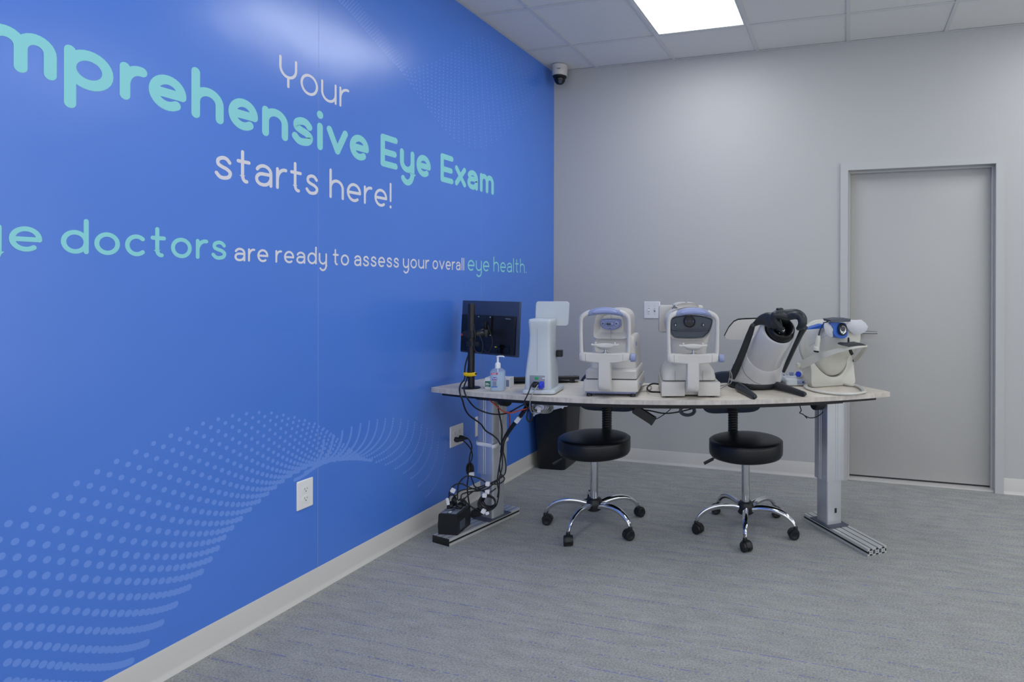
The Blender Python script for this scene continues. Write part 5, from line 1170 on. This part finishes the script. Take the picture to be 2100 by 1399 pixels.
tie('white tape tie on the hank below the outlet', *a7(462, 632, 3.525), w=.028, h=.022, rot=.1)
# cable coil and adapter under the desk top
cl1 = MB(); cc1 = at(1106, 838, 3.30); random.seed(11)
for j in range(6):
    pts = [RT*((.030+.005*j)*math.cos(a)+.004*j)+UP*((.016+.003*j)*math.sin(a)+.004)+FW*(.012*math.sin(a*2+j)) for a in [2*math.pi*k/14 for k in range(14)]]
    cl1.tube(pts, .0026, 8, True, 4)
o = cl1.build('cable_coil', M['greycable'], None, 60); o.location = cc1; tag(o, 'coil of pale grey cord hung under the desk by the waste bin', 'cable', 'cords around the desk')
cl2 = MB()
for j in range(3):
    pts = [RT*((.040+.006*j)*math.cos(a)+.010)+UP*((.018+.004*j)*math.sin(a)-.002)+FW*(.02+.01*math.sin(a+j)) for a in [2*math.pi*k/14 for k in range(14)]]
    cl2.tube(pts, .003, 8, True, 4)
o = cl2.build('cable_coil', M['cable'], None, 60); o.location = cc1; tag(o, 'coil of black cord behind the grey coil under the desk', 'cable', 'cords around the desk')
tie('white tape tie round the grey cord coil under the desk', 1106, 840, 3.265, w=.018, h=.03, rot=-.15)
ad = thing('power_adapter', 'black power adapter brick hanging under the middle of the desk', 'adapter', at(1321, 851, 3.24))
Ra = aim((0, 0, 0), -FW, RT*.84-UP*.54)
MB().loft([rring(0, 0, .118, .040, .006, -.016, 3), rring(0, 0, .124, .046, .008, -.010, 3), rring(0, 0, .124, .046, .008, .010, 3), rring(0, 0, .118, .040, .006, .016, 3)], M=Ra).build('adapter_case', M['black'], ad)
MB().box((.055, 0, 0), (.012, .047, .0335), .002, M=Ra).build('adapter_end', M['satin'], ad)
cord('thin black cord from the adapter brick back up under the desk', [(1341, 860, 3.22), (1349, 858, 3.22), (1362, 850, 3.24), (1374, 840, 3.27), (1378, 832, 3.30)], .0022)
cord('black cord strung along under the middle of the desk', [(1290, 838, 3.34), (1330, 842, 3.30), (1362, 848, 3.29), (1392, 845, 3.29), (1420, 838, 3.31), (1436, 832, 3.33)], .0036)
cl3 = MB(); c3 = at(1410, 843, 3.27)
for j in range(4):
    pts = [RT*((.042-.004*j)*math.cos(a))+UP*((.026-.003*j)*math.sin(a))+FW*(.004*j+.006*math.sin(a)) for a in [2*math.pi*k/14 for k in range(14)]]
    cl3.tube(pts, .0030, 8, True, 4)
o = cl3.build('cable_coil', M['slate'], None, 60); o.location = c3; tag(o, 'dark grey cord coil hanging under the middle of the desk', 'cable', 'cords around the desk')
cord('thin black motor cord hanging beside the right desk leg', [(1640, 832, 3.30), (1643, 842, 3.29), (1640, 847, 3.29), (1647, 850, 3.285), (1655, 858, 3.285), (1651, 853, 3.29), (1660, 857, 3.29), (1672, 856, 3.30), (1683, 850, 3.32), (1688, 845, 3.33)], .0026)
# cords on the desk top
dk = lambda x, y: onplane(x, y, 2, DESK+.0045)
cord('black cord looping between the two upright eye instruments', [at(1350, 788, 3.17), at(1340, 787, 3.20), at(1332, 790, 3.22), dk(1327, 797), dk(1334, 803), dk(1350, 804), dk(1366, 805)], .0042)
cord('grey cord curling on the desk between the upright instruments', [dk(1318, 792), dk(1328, 790), dk(1336, 794), dk(1330, 801), dk(1312, 803), dk(1296, 804)], .0022, 'greycable')
cord('grey cord looping up the retina camera arm beside the tonometer', [dk(1470, 799), dk(1482, 795), at(1492, 788, 3.34), at(1497, 770, 3.32), at(1496, 759, 3.315), at(1500, 766, 3.31), at(1501, 778, 3.31), at(1497, 787, 3.33), dk(1484, 790), dk(1474, 792)], .0022, 'greycable')
cord('short orange cord peeking out behind the retina camera base', [dk(1597, 783), at(1599, 784, 3.42), at(1603, 788, 3.40), dk(1607, 793)], .003, 'orange')
